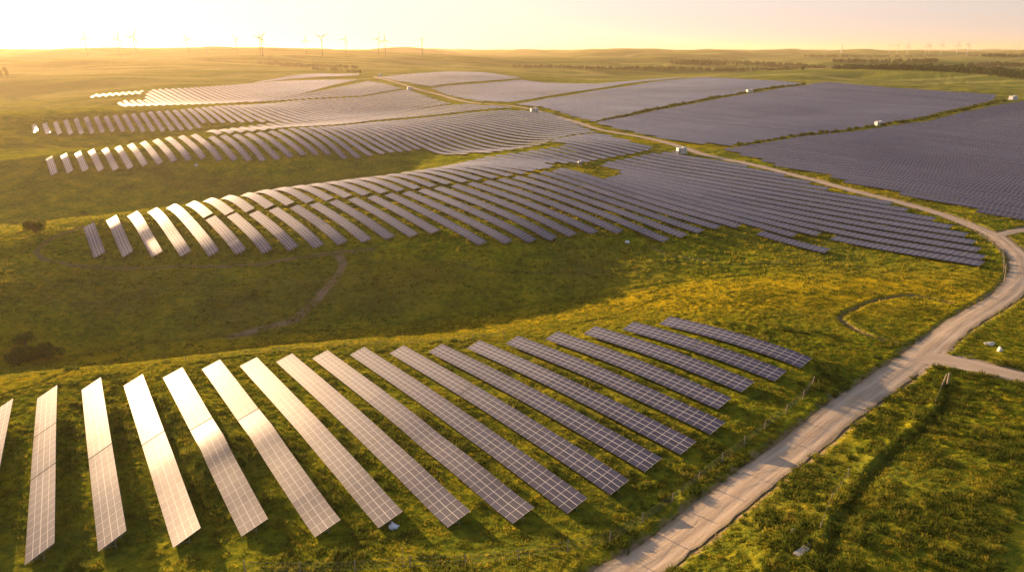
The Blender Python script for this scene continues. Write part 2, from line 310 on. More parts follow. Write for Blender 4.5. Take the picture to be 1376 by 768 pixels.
# ------------------------------------------------------------------ materials
def mat(name):
    m = bpy.data.materials.new(name); m.use_nodes = True; n = m.node_tree.nodes; n.clear()
    return m, m.node_tree, n, m.node_tree.links
def nd(n, t, **k):
    x = n.new(t)
    for a, b in k.items(): setattr(x, a, b)
    return x
def plain(name, col, rough=.6, metal=0, noise=0.12, scale=6, spec=.5):
    m, t, n, l = mat(name); o = nd(n, 'ShaderNodeOutputMaterial'); p = nd(n, 'ShaderNodeBsdfPrincipled')
    g = nd(n, 'ShaderNodeNewGeometry'); nz = nd(n, 'ShaderNodeTexNoise'); nz.inputs['Scale'].default_value = scale
    r = nd(n, 'ShaderNodeValToRGB'); r.color_ramp.elements[0].position = .3; r.color_ramp.elements[1].position = .7
    r.color_ramp.elements[0].color = tuple(c * (1 - noise) for c in col) + (1,); r.color_ramp.elements[1].color = tuple(min(1, c * (1 + noise)) for c in col) + (1,)
    tc = nd(n, 'ShaderNodeTexCoord'); l.new(tc.outputs['Object'], nz.inputs['Vector'])
    l.new(nz.outputs[0], r.inputs[0]); l.new(r.outputs[0], p.inputs['Base Color'])
    p.inputs['Roughness'].default_value = rough; p.inputs['Metallic'].default_value = metal; p.inputs['Specular IOR Level'].default_value = spec
    l.new(p.outputs[0], o.inputs[0]); return m
def ramp(n, stops):
    r = nd(n, 'ShaderNodeValToRGB'); e = r.color_ramp.elements
    e[0].position, e[0].color = stops[0][0], (*stops[0][1], 1); e[1].position, e[1].color = stops[-1][0], (*stops[-1][1], 1)
    for p, c in stops[1:-1]:
        x = e.new(p); x.color = (*c, 1)
    return r
def mixc(n, l, fac, a, b, mode='MIX'):
    m = nd(n, 'ShaderNodeMix', data_type='RGBA', blend_type=mode)
    for s, i in ((fac, 0), (a, 6), (b, 7)):
        if hasattr(s, 'links') or hasattr(s, 'is_linked'): l.new(s, m.inputs[i])
        elif i == 0: m.inputs[0].default_value = s
        else: m.inputs[i].default_value = (*s, 1)
    return m.outputs[2]
def mth(n, l, op, a, b=None, c=None, clamp=False):
    m = nd(n, 'ShaderNodeMath', operation=op, use_clamp=clamp)
    for i, s in enumerate((a, b, c)):
        if s is None: continue
        if hasattr(s, 'is_linked'): l.new(s, m.inputs[i])
        else: m.inputs[i].default_value = s
    return m.outputs[0]
def noise(n, l, vec, scale, detail=3, rough=.55):
    z = nd(n, 'ShaderNodeTexNoise'); z.inputs['Scale'].default_value = scale; z.inputs['Detail'].default_value = detail; z.inputs['Roughness'].default_value = rough
    l.new(vec, z.inputs['Vector']); return z.outputs[0]
def ground_mat():
    m, t, n, l = mat('meadow_ground'); o = nd(n, 'ShaderNodeOutputMaterial')
    g = nd(n, 'ShaderNodeNewGeometry'); pos = g.outputs['Position']
    at = lambda a: nd(n, 'ShaderNodeAttribute', attribute_name=a).outputs['Fac']
    big = noise(n, l, pos, .012, 3); mid = noise(n, l, pos, .07, 6, .7); fine = noise(n, l, pos, .6, 6, .75)
    c1 = ramp(n, [(.36, (.045, .072, .007)), (.46, (.12, .155, .010)), (.55, (.26, .25, .012)), (.66, (.44, .34, .015))])
    l.new(mth(n, l, 'ADD', mth(n, l, 'MULTIPLY', mid, .5), mth(n, l, 'MULTIPLY', fine, .5)), c1.inputs[0])
    dry = ramp(n, [(.42, (0, 0, 0)), (.62, (1, 1, 1))]); l.new(big, dry.inputs[0])
    c = mixc(n, l, mth(n, l, 'MULTIPLY', dry.outputs[0], .35), c1.outputs[0], (.13, .105, .035))
    c = mixc(n, l, mth(n, l, 'MULTIPLY', at('yellow'), .8), c, (.38, .27, .008))
    c = mixc(n, l, mth(n, l, 'MULTIPLY', at('brown'), .3), c, (.13, .09, .035))
    fld = ramp(n, [(.34, (.07, .13, .035)), (.42, (.24, .25, .05)), (.47, (.09, .14, .035)), (.54, (.36, .33, .10)), (.60, (.11, .16, .04)), (.66, (.28, .27, .07))])
    mp = nd(n, 'ShaderNodeMapping'); mp.inputs['Scale'].default_value = (.0016, .0034, 0); mp.inputs['Rotation'].default_value = (0, 0, .3); l.new(pos, mp.inputs[0])
    l.new(noise(n, l, mp.outputs[0], 1.0, 2, .5), fld.inputs[0])
    c = mixc(n, l, mth(n, l, 'MULTIPLY', at('far'), .75), c, fld.outputs[0])
    c = mixc(n, l, at('soil'), c, (.30, .21, .12))
    c = mixc(n, l, at('ditch'), c, (.03, .04, .012))
    p = nd(n, 'ShaderNodeBsdfPrincipled'); p.inputs['Roughness'].default_value = 1; p.inputs['Specular IOR Level'].default_value = 0
    
    l.new(c, p.inputs['Base Color'])
    b = nd(n, 'ShaderNodeBump'); b.inputs['Strength'].default_value = 1; b.inputs['Distance'].default_value = .6
    hb = mth(n, l, 'ADD', mth(n, l, 'MULTIPLY', noise(n, l, pos, 1.6, 5, .7), .8), mth(n, l, 'MULTIPLY', noise(n, l, pos, .35, 3), 1.2))
    l.new(hb, b.inputs['Height']); l.new(b.outputs[0], p.inputs['Normal'])
    l.new(p.outputs[0], o.inputs[0]); return m
def road_mat():
    m, t, n, l = mat('dirt_road'); o = nd(n, 'ShaderNodeOutputMaterial'); g = nd(n, 'ShaderNodeNewGeometry'); pos = g.outputs['Position']
    uv = nd(n, 'ShaderNodeUVMap', uv_map='UVMap'); mp = nd(n, 'ShaderNodeMapping'); mp.inputs['Scale'].default_value = (9, .09, 1); l.new(uv.outputs[0], mp.inputs[0])
    st = noise(n, l, mp.outputs[0], 1.0, 4, .6); fine = noise(n, l, pos, 3.0, 5, .7); mid = noise(n, l, pos, .15, 3)
    r = ramp(n, [(.32, (.26, .20, .14)), (.5, (.42, .33, .235)), (.68, (.56, .45, .33))])
    l.new(mth(n, l, 'ADD', mth(n, l, 'MULTIPLY', st, .55), mth(n, l, 'ADD', mth(n, l, 'MULTIPLY', fine, .25), mth(n, l, 'MULTIPLY', mid, .2))), r.inputs[0])
    sp = nd(n, 'ShaderNodeSeparateXYZ'); l.new(uv.outputs[0], sp.inputs[0])
    ed = mth(n, l, 'MULTIPLY', mth(n, l, 'ABSOLUTE', mth(n, l, 'SUBTRACT', sp.outputs[0], .5)), 2.0)
    e2 = ramp(n, [(.72, (0, 0, 0)), (.98, (1, 1, 1))]); l.new(mth(n, l, 'ADD', ed, mth(n, l, 'MULTIPLY', mth(n, l, 'SUBTRACT', fine, .5), .5)), e2.inputs[0])
    rut = nd(n, 'ShaderNodeMapRange', interpolation_type='SMOOTHSTEP'); l.new(mth(n, l, 'ABSOLUTE', mth(n, l, 'SUBTRACT', ed, mth(n, l, 'ADD', .38, mth(n, l, 'MULTIPLY', mid, .16)))), rut.inputs[0])
    rut.inputs[1].default_value = .05; rut.inputs[2].default_value = .17; rut.inputs[3].default_value = 1; rut.inputs[4].default_value = 0
    stn = nd(n, 'ShaderNodeTexVoronoi'); stn.inputs['Scale'].default_value = 2.2; l.new(pos, stn.inputs['Vector'])
    sg = mth(n, l, 'MULTIPLY', mth(n, l, 'LESS_THAN', stn.outputs['Distance'], .16), .6)
    c9 = mixc(n, l, mth(n, l, 'MULTIPLY', rut.outputs[0], .45), r.outputs[0], (.56, .46, .35))
    c9 = mixc(n, l, sg, c9, (.5, .45, .38))
    c = mixc(n, l, mth(n, l, 'MULTIPLY', e2.outputs[0], .7), c9, (.15, .125, .07))
    p = nd(n, 'ShaderNodeBsdfPrincipled'); p.inputs['Roughness'].default_value = .95; p.inputs['Specular IOR Level'].default_value = .1; l.new(c, p.inputs['Base Color'])
    b = nd(n, 'ShaderNodeBump'); b.inputs['Strength'].default_value = .5; b.inputs['Distance'].default_value = .12
    l.new(mth(n, l, 'ADD', st, fine), b.inputs['Height']); l.new(b.outputs[0], p.inputs['Normal'])
    l.new(p.outputs[0], o.inputs[0]); return m
def panel_mat():                                     # u = modules along the row, v = modules across (0..4)
    m, t, n, l = mat('solar_glass'); o = nd(n, 'ShaderNodeOutputMaterial')
    uv = nd(n, 'ShaderNodeUVMap', uv_map='UVMap'); sp = nd(n, 'ShaderNodeSeparateXYZ'); l.new(uv.outputs[0], sp.inputs[0])
    def line(x, wdt):  # pale frames between the modules
        f = mth(n, l, 'FRACT', x); d = mth(n, l, 'MINIMUM', f, mth(n, l, 'SUBTRACT', 1.0, f))
        return mth(n, l, 'LESS_THAN', d, wdt)
    lu = line(sp.outputs[0], .019); lv = line(sp.outputs[1], .034); lc = mth(n, l, 'LESS_THAN', mth(n, l, 'ABSOLUTE', mth(n, l, 'SUBTRACT', sp.outputs[1], 2.0)), .05)
    inn = mth(n, l, 'LESS_THAN', mth(n, l, 'ABSOLUTE', mth(n, l, 'SUBTRACT', sp.outputs[1], 2.0)), 1.93)
    ln = mth(n, l, 'MAXIMUM', mth(n, l, 'MAXIMUM', lu, mth(n, l, 'MULTIPLY', lv, inn)), lc)
    fl = nd(n, 'ShaderNodeVectorMath', operation='FLOOR'); l.new(uv.outputs[0], fl.inputs[0])
    oi = nd(n, 'ShaderNodeObjectInfo'); av = nd(n, 'ShaderNodeVectorMath', operation='ADD'); l.new(fl.outputs[0], av.inputs[0]); l.new(oi.outputs['Location'], av.inputs[1])
    wn = nd(n, 'ShaderNodeTexWhiteNoise'); l.new(av.outputs[0], wn.inputs['Vector'])
    # long faint batch differences
    sc = nd(n, 'ShaderNodeVectorMath', operation='MULTIPLY'); sc.inputs[1].default_value = (.12, .0, 1); l.new(av.outputs[0], sc.inputs[0])
    tone = mth(n, l, 'ADD', mth(n, l, 'MULTIPLY', wn.outputs['Value'], .35), .8)
    ce = ramp(n, [(0, (.008, .012, .045)), (1, (.020, .026, .075))]); l.new(wn.outputs['Value'], ce.inputs[0])
    # the wafer cells inside a module
    def cl(x, k, wdt):
        f = mth(n, l, 'FRACT', mth(n, l, 'MULTIPLY', x, k)); d = mth(n, l, 'MINIMUM', f, mth(n, l, 'SUBTRACT', 1.0, f)); return mth(n, l, 'LESS_THAN', d, wdt)
    wl = mth(n, l, 'MAXIMUM', cl(sp.outputs[0], 12.0, .05), cl(sp.outputs[1], 6.0, .05))
    c0 = mixc(n, l, mth(n, l, 'MULTIPLY', wl, .35), ce.outputs[0], (.12, .11, .13))
    c = mixc(n, l, ln, c0, (.52, .49, .45))
    p = nd(n, 'ShaderNodeBsdfPrincipled'); l.new(c, p.inputs['Base Color'])
    p.inputs['Roughness'].default_value = .50; p.inputs['Specular IOR Level'].default_value = .26; p.inputs['IOR'].default_value = 1.5
    p.inputs['Coat Weight'].default_value = .30; p.inputs['Coat Roughness'].default_value = .085; p.inputs['Coat IOR'].default_value = 1.45
    g = nd(n, 'ShaderNodeNewGeometry')
    s1 = nd(n, 'ShaderNodeVectorMath', operation='SUBTRACT'); l.new(wn.outputs['Color'], s1.inputs[0]); s1.inputs[1].default_value = (.5, .5, .5)
    s2 = nd(n, 'ShaderNodeVectorMath', operation='SCALE'); l.new(s1.outputs[0], s2.inputs[0]); s2.inputs['Scale'].default_value = .008
    tb = nd(n, 'ShaderNodeVectorMath', operation='MULTIPLY'); tb.inputs[1].default_value = (1 / 16, 0, 0); l.new(uv.outputs[0], tb.inputs[0])
    tf = nd(n, 'ShaderNodeVectorMath', operation='FLOOR'); l.new(tb.outputs[0], tf.inputs[0])
    ta = nd(n, 'ShaderNodeVectorMath', operation='ADD'); l.new(tf.outputs[0], ta.inputs[0]); l.new(oi.outputs['Location'], ta.inputs[1])
    tw = nd(n, 'ShaderNodeTexWhiteNoise'); l.new(ta.outputs[0], tw.inputs['Vector'])
    t1 = nd(n, 'ShaderNodeVectorMath', operation='SUBTRACT'); l.new(tw.outputs['Color'], t1.inputs[0]); t1.inputs[1].default_value = (.5, .5, .5)
    t2 = nd(n, 'ShaderNodeVectorMath', operation='SCALE'); l.new(t1.outputs[0], t2.inputs[0]); t2.inputs['Scale'].default_value = .034
    t3 = nd(n, 'ShaderNodeVectorMath', operation='ADD'); l.new(t2.outputs[0], t3.inputs[0]); l.new(s2.outputs[0], t3.inputs[1])
    s3 = nd(n, 'ShaderNodeVectorMath', operation='ADD'); l.new(g.outputs['Normal'], s3.inputs[0]); l.new(t3.outputs[0], s3.inputs[1])
    s4 = nd(n, 'ShaderNodeVectorMath', operation='NORMALIZE'); l.new(s3.outputs[0], s4.inputs[0])
    l.new(s4.outputs[0], p.inputs['Normal']); l.new(s4.outputs[0], p.inputs['Coat Normal'])
    l.new(p.outputs[0], o.inputs[0]); return m
def leaf_mat(name, stops, trans=.45, scale=.35, rough=.8):
    m, t, n, l = mat(name); o = nd(n, 'ShaderNodeOutputMaterial'); g = nd(n, 'ShaderNodeNewGeometry')
    a = noise(n, l, g.outputs['Position'], scale, 3, .6)
    at = nd(n, 'ShaderNodeAttribute', attribute_name='tone').outputs['Fac']
    r = ramp(n, stops); l.new(mth(n, l, 'ADD', mth(n, l, 'MULTIPLY', a, .6), mth(n, l, 'MULTIPLY', at, .4)), r.inputs[0])
    d = nd(n, 'ShaderNodeBsdfDiffuse'); d.inputs['Roughness'].default_value = .8; tr = nd(n, 'ShaderNodeBsdfTranslucent')
    l.new(r.outputs[0], d.inputs[0]); l.new(r.outputs[0], tr.inputs[0])
    x = nd(n, 'ShaderNodeMixShader'); x.inputs[0].default_value = trans; l.new(d.outputs[0], x.inputs[1]); l.new(tr.outputs[0], x.inputs[2]); l.new(x.outputs[0], o.inputs[0]); return m
M_ground = ground_mat(); M_road = road_mat(); M_panel = panel_mat()
M_grass = leaf_mat('meadow_grass', [(.2, (.05, .08, .010)), (.42, (.13, .155, .015)), (.6, (.27, .24, .02)), (.82, (.44, .32, .03))], .5, .22)
M_weed = leaf_mat('leafy_weeds', [(.2, (.045, .075, .012)), (.48, (.11, .14, .018)), (.7, (.25, .23, .03)), (.92, (.42, .31, .05))], .4, .5)
M_bush = leaf_mat('bush_leaves', [(.2, (.04, .065, .012)), (.5, (.10, .13, .018)), (.85, (.22, .21, .03))], .45, .6)
M_wood = leaf_mat('woodland_leaves', [(.2, (.045, .075, .025)), (.5, (.07, .11, .03)), (.85, (.12, .15, .04))], .2, .02)
M_bark = plain('bark', (.09, .065, .045), .9); M_post = plain('weathered_wood', (.30, .24, .17), .9, scale=4)
M_steel = plain('galvanised_steel', (.42, .42, .42), .45, .7, .08); M_alu = plain('aluminium_frame', (.6, .58, .55), .4, .6, .05)
M_white = plain('white_paint', (.78, .77, .74), .5, 0, .05); M_tower = plain('turbine_silhouette', (.20, .19, .18), .6, 0, .03, .05); M_tower_far = plain('turbine_white', (.62, .6, .58), .45, 0, .03, .05)  # left turbines: white paint darkened in colour to look backlit
M_roofw = plain('grey_roof_sheet', (.5, .5, .5), .5, .2, .06); M_dark = plain('dark_vent', (.06, .06, .065), .6); M_door = plain('grey_door', (.34, .36, .37), .5)
M_conc = plain('pale_concrete', (.45, .43, .40), .9, 0, .15, 3); M_rock = plain('pale_limestone', (.66, .60, .52), .9, 0, .2, 2.5); M_bag = plain('white_plastic', (.75, .76, .8), .4, 0, .08, 6)
M_wire = plain('fence_wire', (.28, .26, .23), .5, .5)

# front array: 18 rows, far end -> near end
FR = [((4,546),(-40,745)), ((64,528),(54,746)), ((123,517),(152,732)), ((179,510),(250,719)), ((232,500),(345,713)), ((284,493),(438,706)), ((334,487),(528,701)), ((382,481),(619,699)),
      ((430,476),(702,691)), ((480,471),(771,675)), ((533,469),(827,650)), ((585,467),(873,621)), ((636,462),(921,599)), ((688,456),(963,574)), ((741,450),(975,542)), ((792,443),(1010,521)), ((844,437),(1047,504)), ((893,430),(1078,485))]
ML = 1.95; FRseg = []
for f_, n_ in FR:
    a_ = hit(*f_, PH)[:2]; b_ = hit(*n_, PH)[:2]; d_ = b_ - a_; FRseg.append((a_, a_ + d_ / np.linalg.norm(d_) * round(np.linalg.norm(d_) / ML) * ML))
# ------------------------------------------------------------------ ground sheet (finest inside the view)
az_f = np.radians(np.arange(-41, 41.001, 0.075))
az_c = np.radians(np.concatenate([np.arange(41.5, 60, .8), np.arange(60, 180, 3), [180]]))
AZ = np.concatenate([-az_c[::-1], az_f, az_c])
rs = [0.5, 6, 15, 28, 40, 50]
r = 56.0
while r < 30000:
    rs.append(r); r += r * 0.0021 * max(1, (r / 110)) ** .62 if r < 6000 else r * .04
RS = np.array(rs)
aa, rr = np.meshgrid(AZ, RS, indexing='ij'); X = (rr * np.sin(aa)).ravel(); Y = (rr * np.cos(aa)).ravel()
Z0 = Zb(X, Y)
def ground_detail(X, Y):
    r = np.hypot(X, Y); nearw = np.clip(1 - (r - 250) / 500, .0, 1)
    rough_ = np.clip(.55 + 1.6 * fbm(X / 30, Y / 30, 41, 2), .25, 1.5)
    d = (fbm(X / 6, Y / 6, 21, 2) * .30 + (np.abs(fbm(X / 2.2, Y / 2.2, 31, 3)) * -.45 + .12) * rough_ + vnoise(X / .7, Y / .7, 44) * .2 * rough_) * nearw
    d += (.35 + .65 * np.clip(r - 200, 0, 200) / 200) * fbm(X / 16, Y / 12, 51, 4, .6) * 1.1 * np.clip(1 - (r - 3500) / 2500, 0, 1) * np.clip((r - 150) / 60, 0, 1)
    soil = np.zeros_like(X); ditch = np.zeros_like(X)
    for line, dep, hw, s, b in LW:
        D, S = distline(X, Y, line, hw * 5)
        q = np.exp(-(D / hw) ** 2)
        gapn = np.clip(.75 + 1.2 * fbm(X / 9, Y / 9, 63, 2), .15, 1.2)
        d -= dep * q * gapn; d += b * np.exp(-((D - 2.1 * hw) / hw) ** 2) * gapn
        soil = np.maximum(soil, s * np.exp(-(D / hw) ** 4) * gapn)
        if dep > .2: ditch = np.maximum(ditch, q * .35)
    for line, hw in ROADS:
        D, S = distline(X, Y, line, hw * 2 + 4)
        e = np.clip((D - hw - .1) / 1.2, 0, 1)
        d = np.where(D < 50, d * e - .22 * (1 - e) + .12 * np.exp(-((D - hw - 1.6) / .8) ** 2), d)
        ns = .5 * fbm(X / 1.2, Y / 1.2, 71, 3)
        soil = np.maximum(soil, np.clip(1 - (D - hw - .1 + ns * 2) / 1.1, 0, 1))
    for a_, b_ in FRseg:
        ab = b_ - a_; m = (np.abs((X - a_[0]) * NRM[0] + (Y - a_[1]) * NRM[1]) < 60) & (r < 200)
        t = np.clip(((X[m] - a_[0]) * ab[0] + (Y[m] - a_[1]) * ab[1]) / (ab @ ab), -.02, 1.02); D = np.hypot(X[m] - a_[0] - t * ab[0], Y[m] - a_[1] - t * ab[1])
        d[m] = np.where(D < 2.8, np.minimum(d[m], .05), d[m])
    return d, np.clip(soil, 0, 1), np.clip(ditch, 0, 1)
dz, soil, ditch = ground_detail(X, Y)
rad = np.hypot(X, Y)
def gband(u0, v0, su, sv):
    pass
def blob(px, rx, ry, rot=0):
    P = hit(*px); c, s = math.cos(rot), math.sin(rot); dx = X - P[0]; dy = Y - P[1]
    return np.exp(-(((dx * c + dy * s) / rx) ** 2 + ((-dx * s + dy * c) / ry) ** 2))
bn = np.clip(.6 + fbm(X / 25, Y / 25, 81, 4) * 1.2, 0, 1)
brown = (blob((210,410), 70, 16, .1) + blob((420,415), 45, 14) * .9 + blob((330,240), 80, 22) + blob((640,372), 50, 10) * .8 + blob((240,470 - 220), 70, 14) + blob((760,362), 40, 8) * .5 + blob((270,150 - 20), 260, 60)) * bn
yellow = (blob((500,452), 75, 9, .1) + blob((750,425), 40, 8, .2) + blob((980,392), 65, 20) + blob((1150,395), 40, 16) * .8 + blob((1100,385), 45, 10) + blob((230,480), 45, 9, .1) + blob((80,505), 35, 8, .2) + blob((370,465), 45, 9, .1) + blob((560,370), 20, 12) * .5 + blob((640,232), 60, 10)
          + blob((1200,260), 80, 10, -.6) + blob((900,192), 70, 8, -.6)) * np.clip(.75 + fbm(X / 12, Y / 12, 91, 3), .2, 1)  # yellow grass; ridge blobs also put sunlit brightness into the colour
far = np.clip((rad - 800) / 600, 0, 1)
nA, nR = len(AZ), len(RS)
idx = np.arange(nA * nR).reshape(nA, nR)
Q = np.stack([idx[:-1, :-1], idx[:-1, 1:], idx[1:, 1:], idx[1:, :-1]], -1).reshape(-1, 4)[:, ::-1]
Q = Q.copy()
me = nmesh('ground', np.stack([X, Y, Z0 + dz], 1), Q[:, ::-1].copy(), M_ground, attrs={'soil': soil, 'ditch': ditch, 'brown': np.clip(brown, 0, 1), 'yellow': np.clip(yellow, 0, 1), 'far': far}, smooth_=True)
ground = tag(link('ground', me), kind='structure')
print('ground verts', len(X))

# ------------------------------------------------------------------ roads
def road_obj(name, line, hw, fade=None, lift=.03, flare=0):
    T = np.gradient(line, axis=0); T /= np.linalg.norm(T, axis=1)[:, None]; Nn = np.stack([T[:, 1], -T[:, 0]], 1)
    s = np.concatenate([[0], np.cumsum(np.linalg.norm(np.diff(line, axis=0), axis=1))])
    K = 11; V = []; U = []
    for j in range(K):
        f = j / (K - 1) * 2 - 1
        jit = fbm(s / 2.1, s * 0 + j * 3.3, 101 + j, 3) * .55 * abs(f) ** 6 if abs(f) > .5 else 0
        off = f * (hw + flare * np.exp(-(s / 9.0) ** 2)) + jit
        P = line + Nn * (off if np.ndim(off) == 0 else off[:, None])
        z = Zb(P[:, 0], P[:, 1]) + lift - .07 * f * f - .05 * np.exp(-((abs(f) - .45) / .13) ** 2)
        V.append(np.column_stack([P, z])); U.append(np.column_stack([np.full(len(s), j / (K - 1)), s]))
    V = np.stack(V, 1); U = np.stack(U, 1); nS = len(s)
    ix = np.arange(nS * K).reshape(nS, K); q = np.stack([ix[:-1, :-1], ix[:-1, 1:], ix[1:, 1:], ix[1:, :-1]], -1).reshape(-1, 4)[:, ::-1].copy()
    uv = U.reshape(-1, 2)[q.ravel()]
    me = nmesh(name, V.reshape(-1, 3), q, M_road, uv=uv, smooth_=True)
    n_ = me.polygons[0].normal
    if n_.z < 0: me.flip_normals()
    return tag(link(name, me), kind='structure')
road_obj('dirt_road', ROAD, 3.1); road_obj('dirt_track', BR1, 3.0, lift=.018, flare=7.5); road_obj('dirt_track', BR2, 2.2, lift=.018)

# ------------------------------------------------------------------ solar rows
TILT = R(15); WID = 4.0; ML = 1.95                    # slope width, module length along the row
def set_tilt(deg):
    global hx, hz, PN
    t = R(deg); hx = WID / 2 * math.cos(t); hz = WID / 2 * math.sin(t)
    PN = np.array([-NRM[0] * math.sin(t), -NRM[1] * math.sin(t), math.cos(t)])   # faces left, towards the sun
set_tilt(19)
TILTS = {'near_hill': 12, 'near_hill_back': 9, 'second_hill': 7, 'second_hill_back': 7, 'third_hill': 6, 'third_hill_back': 6, 'fourth_hill': 6, 'fourth_hill_left': 6,
         'fourth_hill_crest': 6, 'far_plateau': 6, 'central_slope': 7, 'middle_slope': 9, 'upper_right': 14, 'right_field': 18}
def base_z(P): return Zb(P[:, 0], P[:, 1])
def panel_geo(a, b, u0, origin):
    """sheet from a to b (world xy along the row), following the ground; returns V,F,UV of a thin slab"""
    L = np.linalg.norm(b - a); n = max(1, int(round(L / (ML * 2)))); t = np.linspace(0, 1, n + 1)
    c = a[None] + (b - a)[None] * t[:, None]; tt = np.linspace(0, 1, n + 1)
    z = np.maximum(base_z(c) + PH, base_z(c - NRM * hx) + hz + .62)
    lo = np.column_stack([c - NRM * hx, z - hz]); hi = np.column_stack([c + NRM * hx, z + hz])
    th_ = PN * .045
    V = np.concatenate([lo, hi, hi - th_, lo - th_, lo - PN * .002, hi - PN * .002]) - origin; m = n + 1
    i = np.arange(n); f1 = np.stack([i, i + m, i + m + 1, i + 1], 1)          # top
    f2 = np.stack([i + 3 * m, i + 3 * m + 1, i + 2 * m + 1, i + 2 * m], 1)
    f3 = np.stack([i + 4 * m, i + 4 * m + 1, i + 3 * m + 1, i + 3 * m], 1); f4 = np.stack([i + 5 * m, i + 2 * m, i + 2 * m + 1, i + 5 * m + 1], 1)
    caps = np.array([[4 * m, 3 * m, 2 * m, 5 * m], [n + 4 * m, n + 5 * m, n + 2 * m, n + 3 * m]])
    Fc = np.concatenate([f1, f2, f3, f4, caps])
    uu = u0 + t * round(L / ML); U = np.zeros((6 * m, 2)); U[:m, 0] = uu; U[m:2 * m, 0] = uu; U[:m, 1] = 0; U[m:2 * m, 1] = 4
    UV = U[Fc.ravel()].reshape(-1, 4, 2); UV[n:] = (.5, .003)                # sides in frame metal
    return V, Fc, UV.reshape(-1, 2)
def smooth_top(me):
    n = (len(me.polygons) - 2) // 4; f = np.zeros(len(me.polygons), bool); f[:n] = True; me.polygons.foreach_set('use_smooth', f)
def row_tilt(fname, a, b):                           # rows at the left ends of the hills stand steeper
    c = (a + b) / 2; az = math.degrees(math.atan2(c[0], c[1])); k = min(1, max(0, (-az - 12) / 16)); t = TILTS[fname]
    return t + (max(t, 25) - t) * k + random.uniform(-1, 1) * (2.6 if fname in ('middle_slope', 'upper_right', 'right_field') else 1)
def chkn(V, Fc):
    p = V[Fc[0]]; return np.cross(p[1] - p[0], p[2] - p[0])[2] > 0
def rails_geo(mb, a, b, origin, dense):
    L = np.linalg.norm(b - a); n = max(2, int(round(L / 8 if not dense else L / 3.9)))
    t = np.linspace(0, 1, n + 1); c = a[None] + (b - a)[None] * t[:, None]; z = base_z(c) + PH
    for s in (-.55, .55):
        for i in range(n):
            p = [np.array([*(c[k] + NRM * hx * s), z[k] + hz * s]) - PN * .11 - origin for k in (i, i + 1)]
            mb.tube(p[0], p[1], .05, n=4)
def post_geo(c, z, origin):
    mb = MB(); g = float(Zb(c[0], c[1]))
    p1 = np.array([*(c + NRM * hx * .15), g - .5]) - origin; p2 = np.array([*(c + NRM * hx * .15), z + hz * .15 - .12]) - origin
    mb.tube(p1, p2, .06, n=6)
    a = np.array([*(c - NRM * hx * .8), z - hz * .8]) - PN * .14 - origin; b = np.array([*(c + NRM * hx * .85), z + hz * .85]) - PN * .14 - origin
    mb.tube(a, b, .05, n=4)
    q = p1 + (0, 0, 1.0); e = np.array([*(c - NRM * hx * .55), z - hz * .55]) - PN * .14 - origin
    mb.tube(q, e, .035, n=4)
    return mb
ONES = ['', 'first', 'second', 'third', 'fourth', 'fifth', 'sixth', 'seventh', 'eighth', 'ninth', 'tenth', 'eleventh', 'twelfth', 'thirteenth', 'fourteenth', 'fifteenth', 'sixteenth', 'seventeenth', 'eighteenth', 'nineteenth']
TENS = {20: 'twent', 30: 'thirt', 40: 'fort', 50: 'fift', 60: 'sixt', 70: 'sevent', 80: 'eight', 90: 'ninet'}
def ordn(k):
    if k >= 100: return 'hundredth' if k == 100 else 'hundred-and-' + ordn(k - 100)
    if k < 20: return ONES[k]
    t = TENS[k // 10 * 10]; return t + 'ieth' if k % 10 == 0 else t + 'y-' + ONES[k % 10]
def make_row(tables, label, group, detail):
    """tables: list of (a, b) segments of one row"""
    c0 = (tables[0][0] + tables[-1][1]) / 2; org = np.array([c0[0], c0[1], float(Zb(*c0))])
    root = bpy.data.objects.new('solar_panel_row', None); COL.objects.link(root); root.location = org; root.empty_display_size = 2
    tag(root, label, 'solar panels', group)
    u = 0
    for a, b in tables:
        V, Fc, UV = panel_geo(a, b, u, org); u += round(np.linalg.norm(b - a) / ML) + 3
        if not chkn(V, Fc): Fc = Fc[:, ::-1].copy(); UV = UV.reshape(-1, 4, 2)[:, ::-1].reshape(-1, 2)
        me = nmesh('panel_table', V, Fc, M_panel, uv=UV); smooth_top(me); link('panel_table', me, root)
    if detail == 2:
        for a, b in tables:
            L = np.linalg.norm(b - a); n = max(2, int(round(L / 4.2))); mb = MB(); rails_geo(mb, a, b, org, True)
            link('support_rail', mb.mesh('support_rail', M_steel), root)
            for i in range(n + 1):
                t = (i + (.12 if i == 0 else (-.12 if i == n else 0))) / n; c = a + (b - a) * t
                link('post', post_geo(c, float(Zb(*c)) + PH, org).mesh('post', M_steel), root)
    elif detail == 1:
        mb = MB()
        for a, b in tables:
            L = np.linalg.norm(b - a); n = max(1, int(round(L / 7)))
            rails_geo(mb, a, b, org, False)
            for i in range(n + 1):
                t = (i + (.12 if i == 0 else (-.12 if i == n else 0))) / n; c = a + (b - a) * t
                q = post_geo(c, float(Zb(*c)) + PH, org); mb.add(q.v, q.f)
        link('support_frame', mb.mesh('support_frame', M_steel), root)
    return root
def cut(a, b, fr, gap=.28):                           # split a row at fractions
    out = []; d = (b - a) / np.linalg.norm(b - a); prev = a
    for f in fr:
        m = a + (b - a) * f; out.append((prev, m - d * gap / 2)); prev = m + d * gap / 2
    out.append((prev, b)); return out
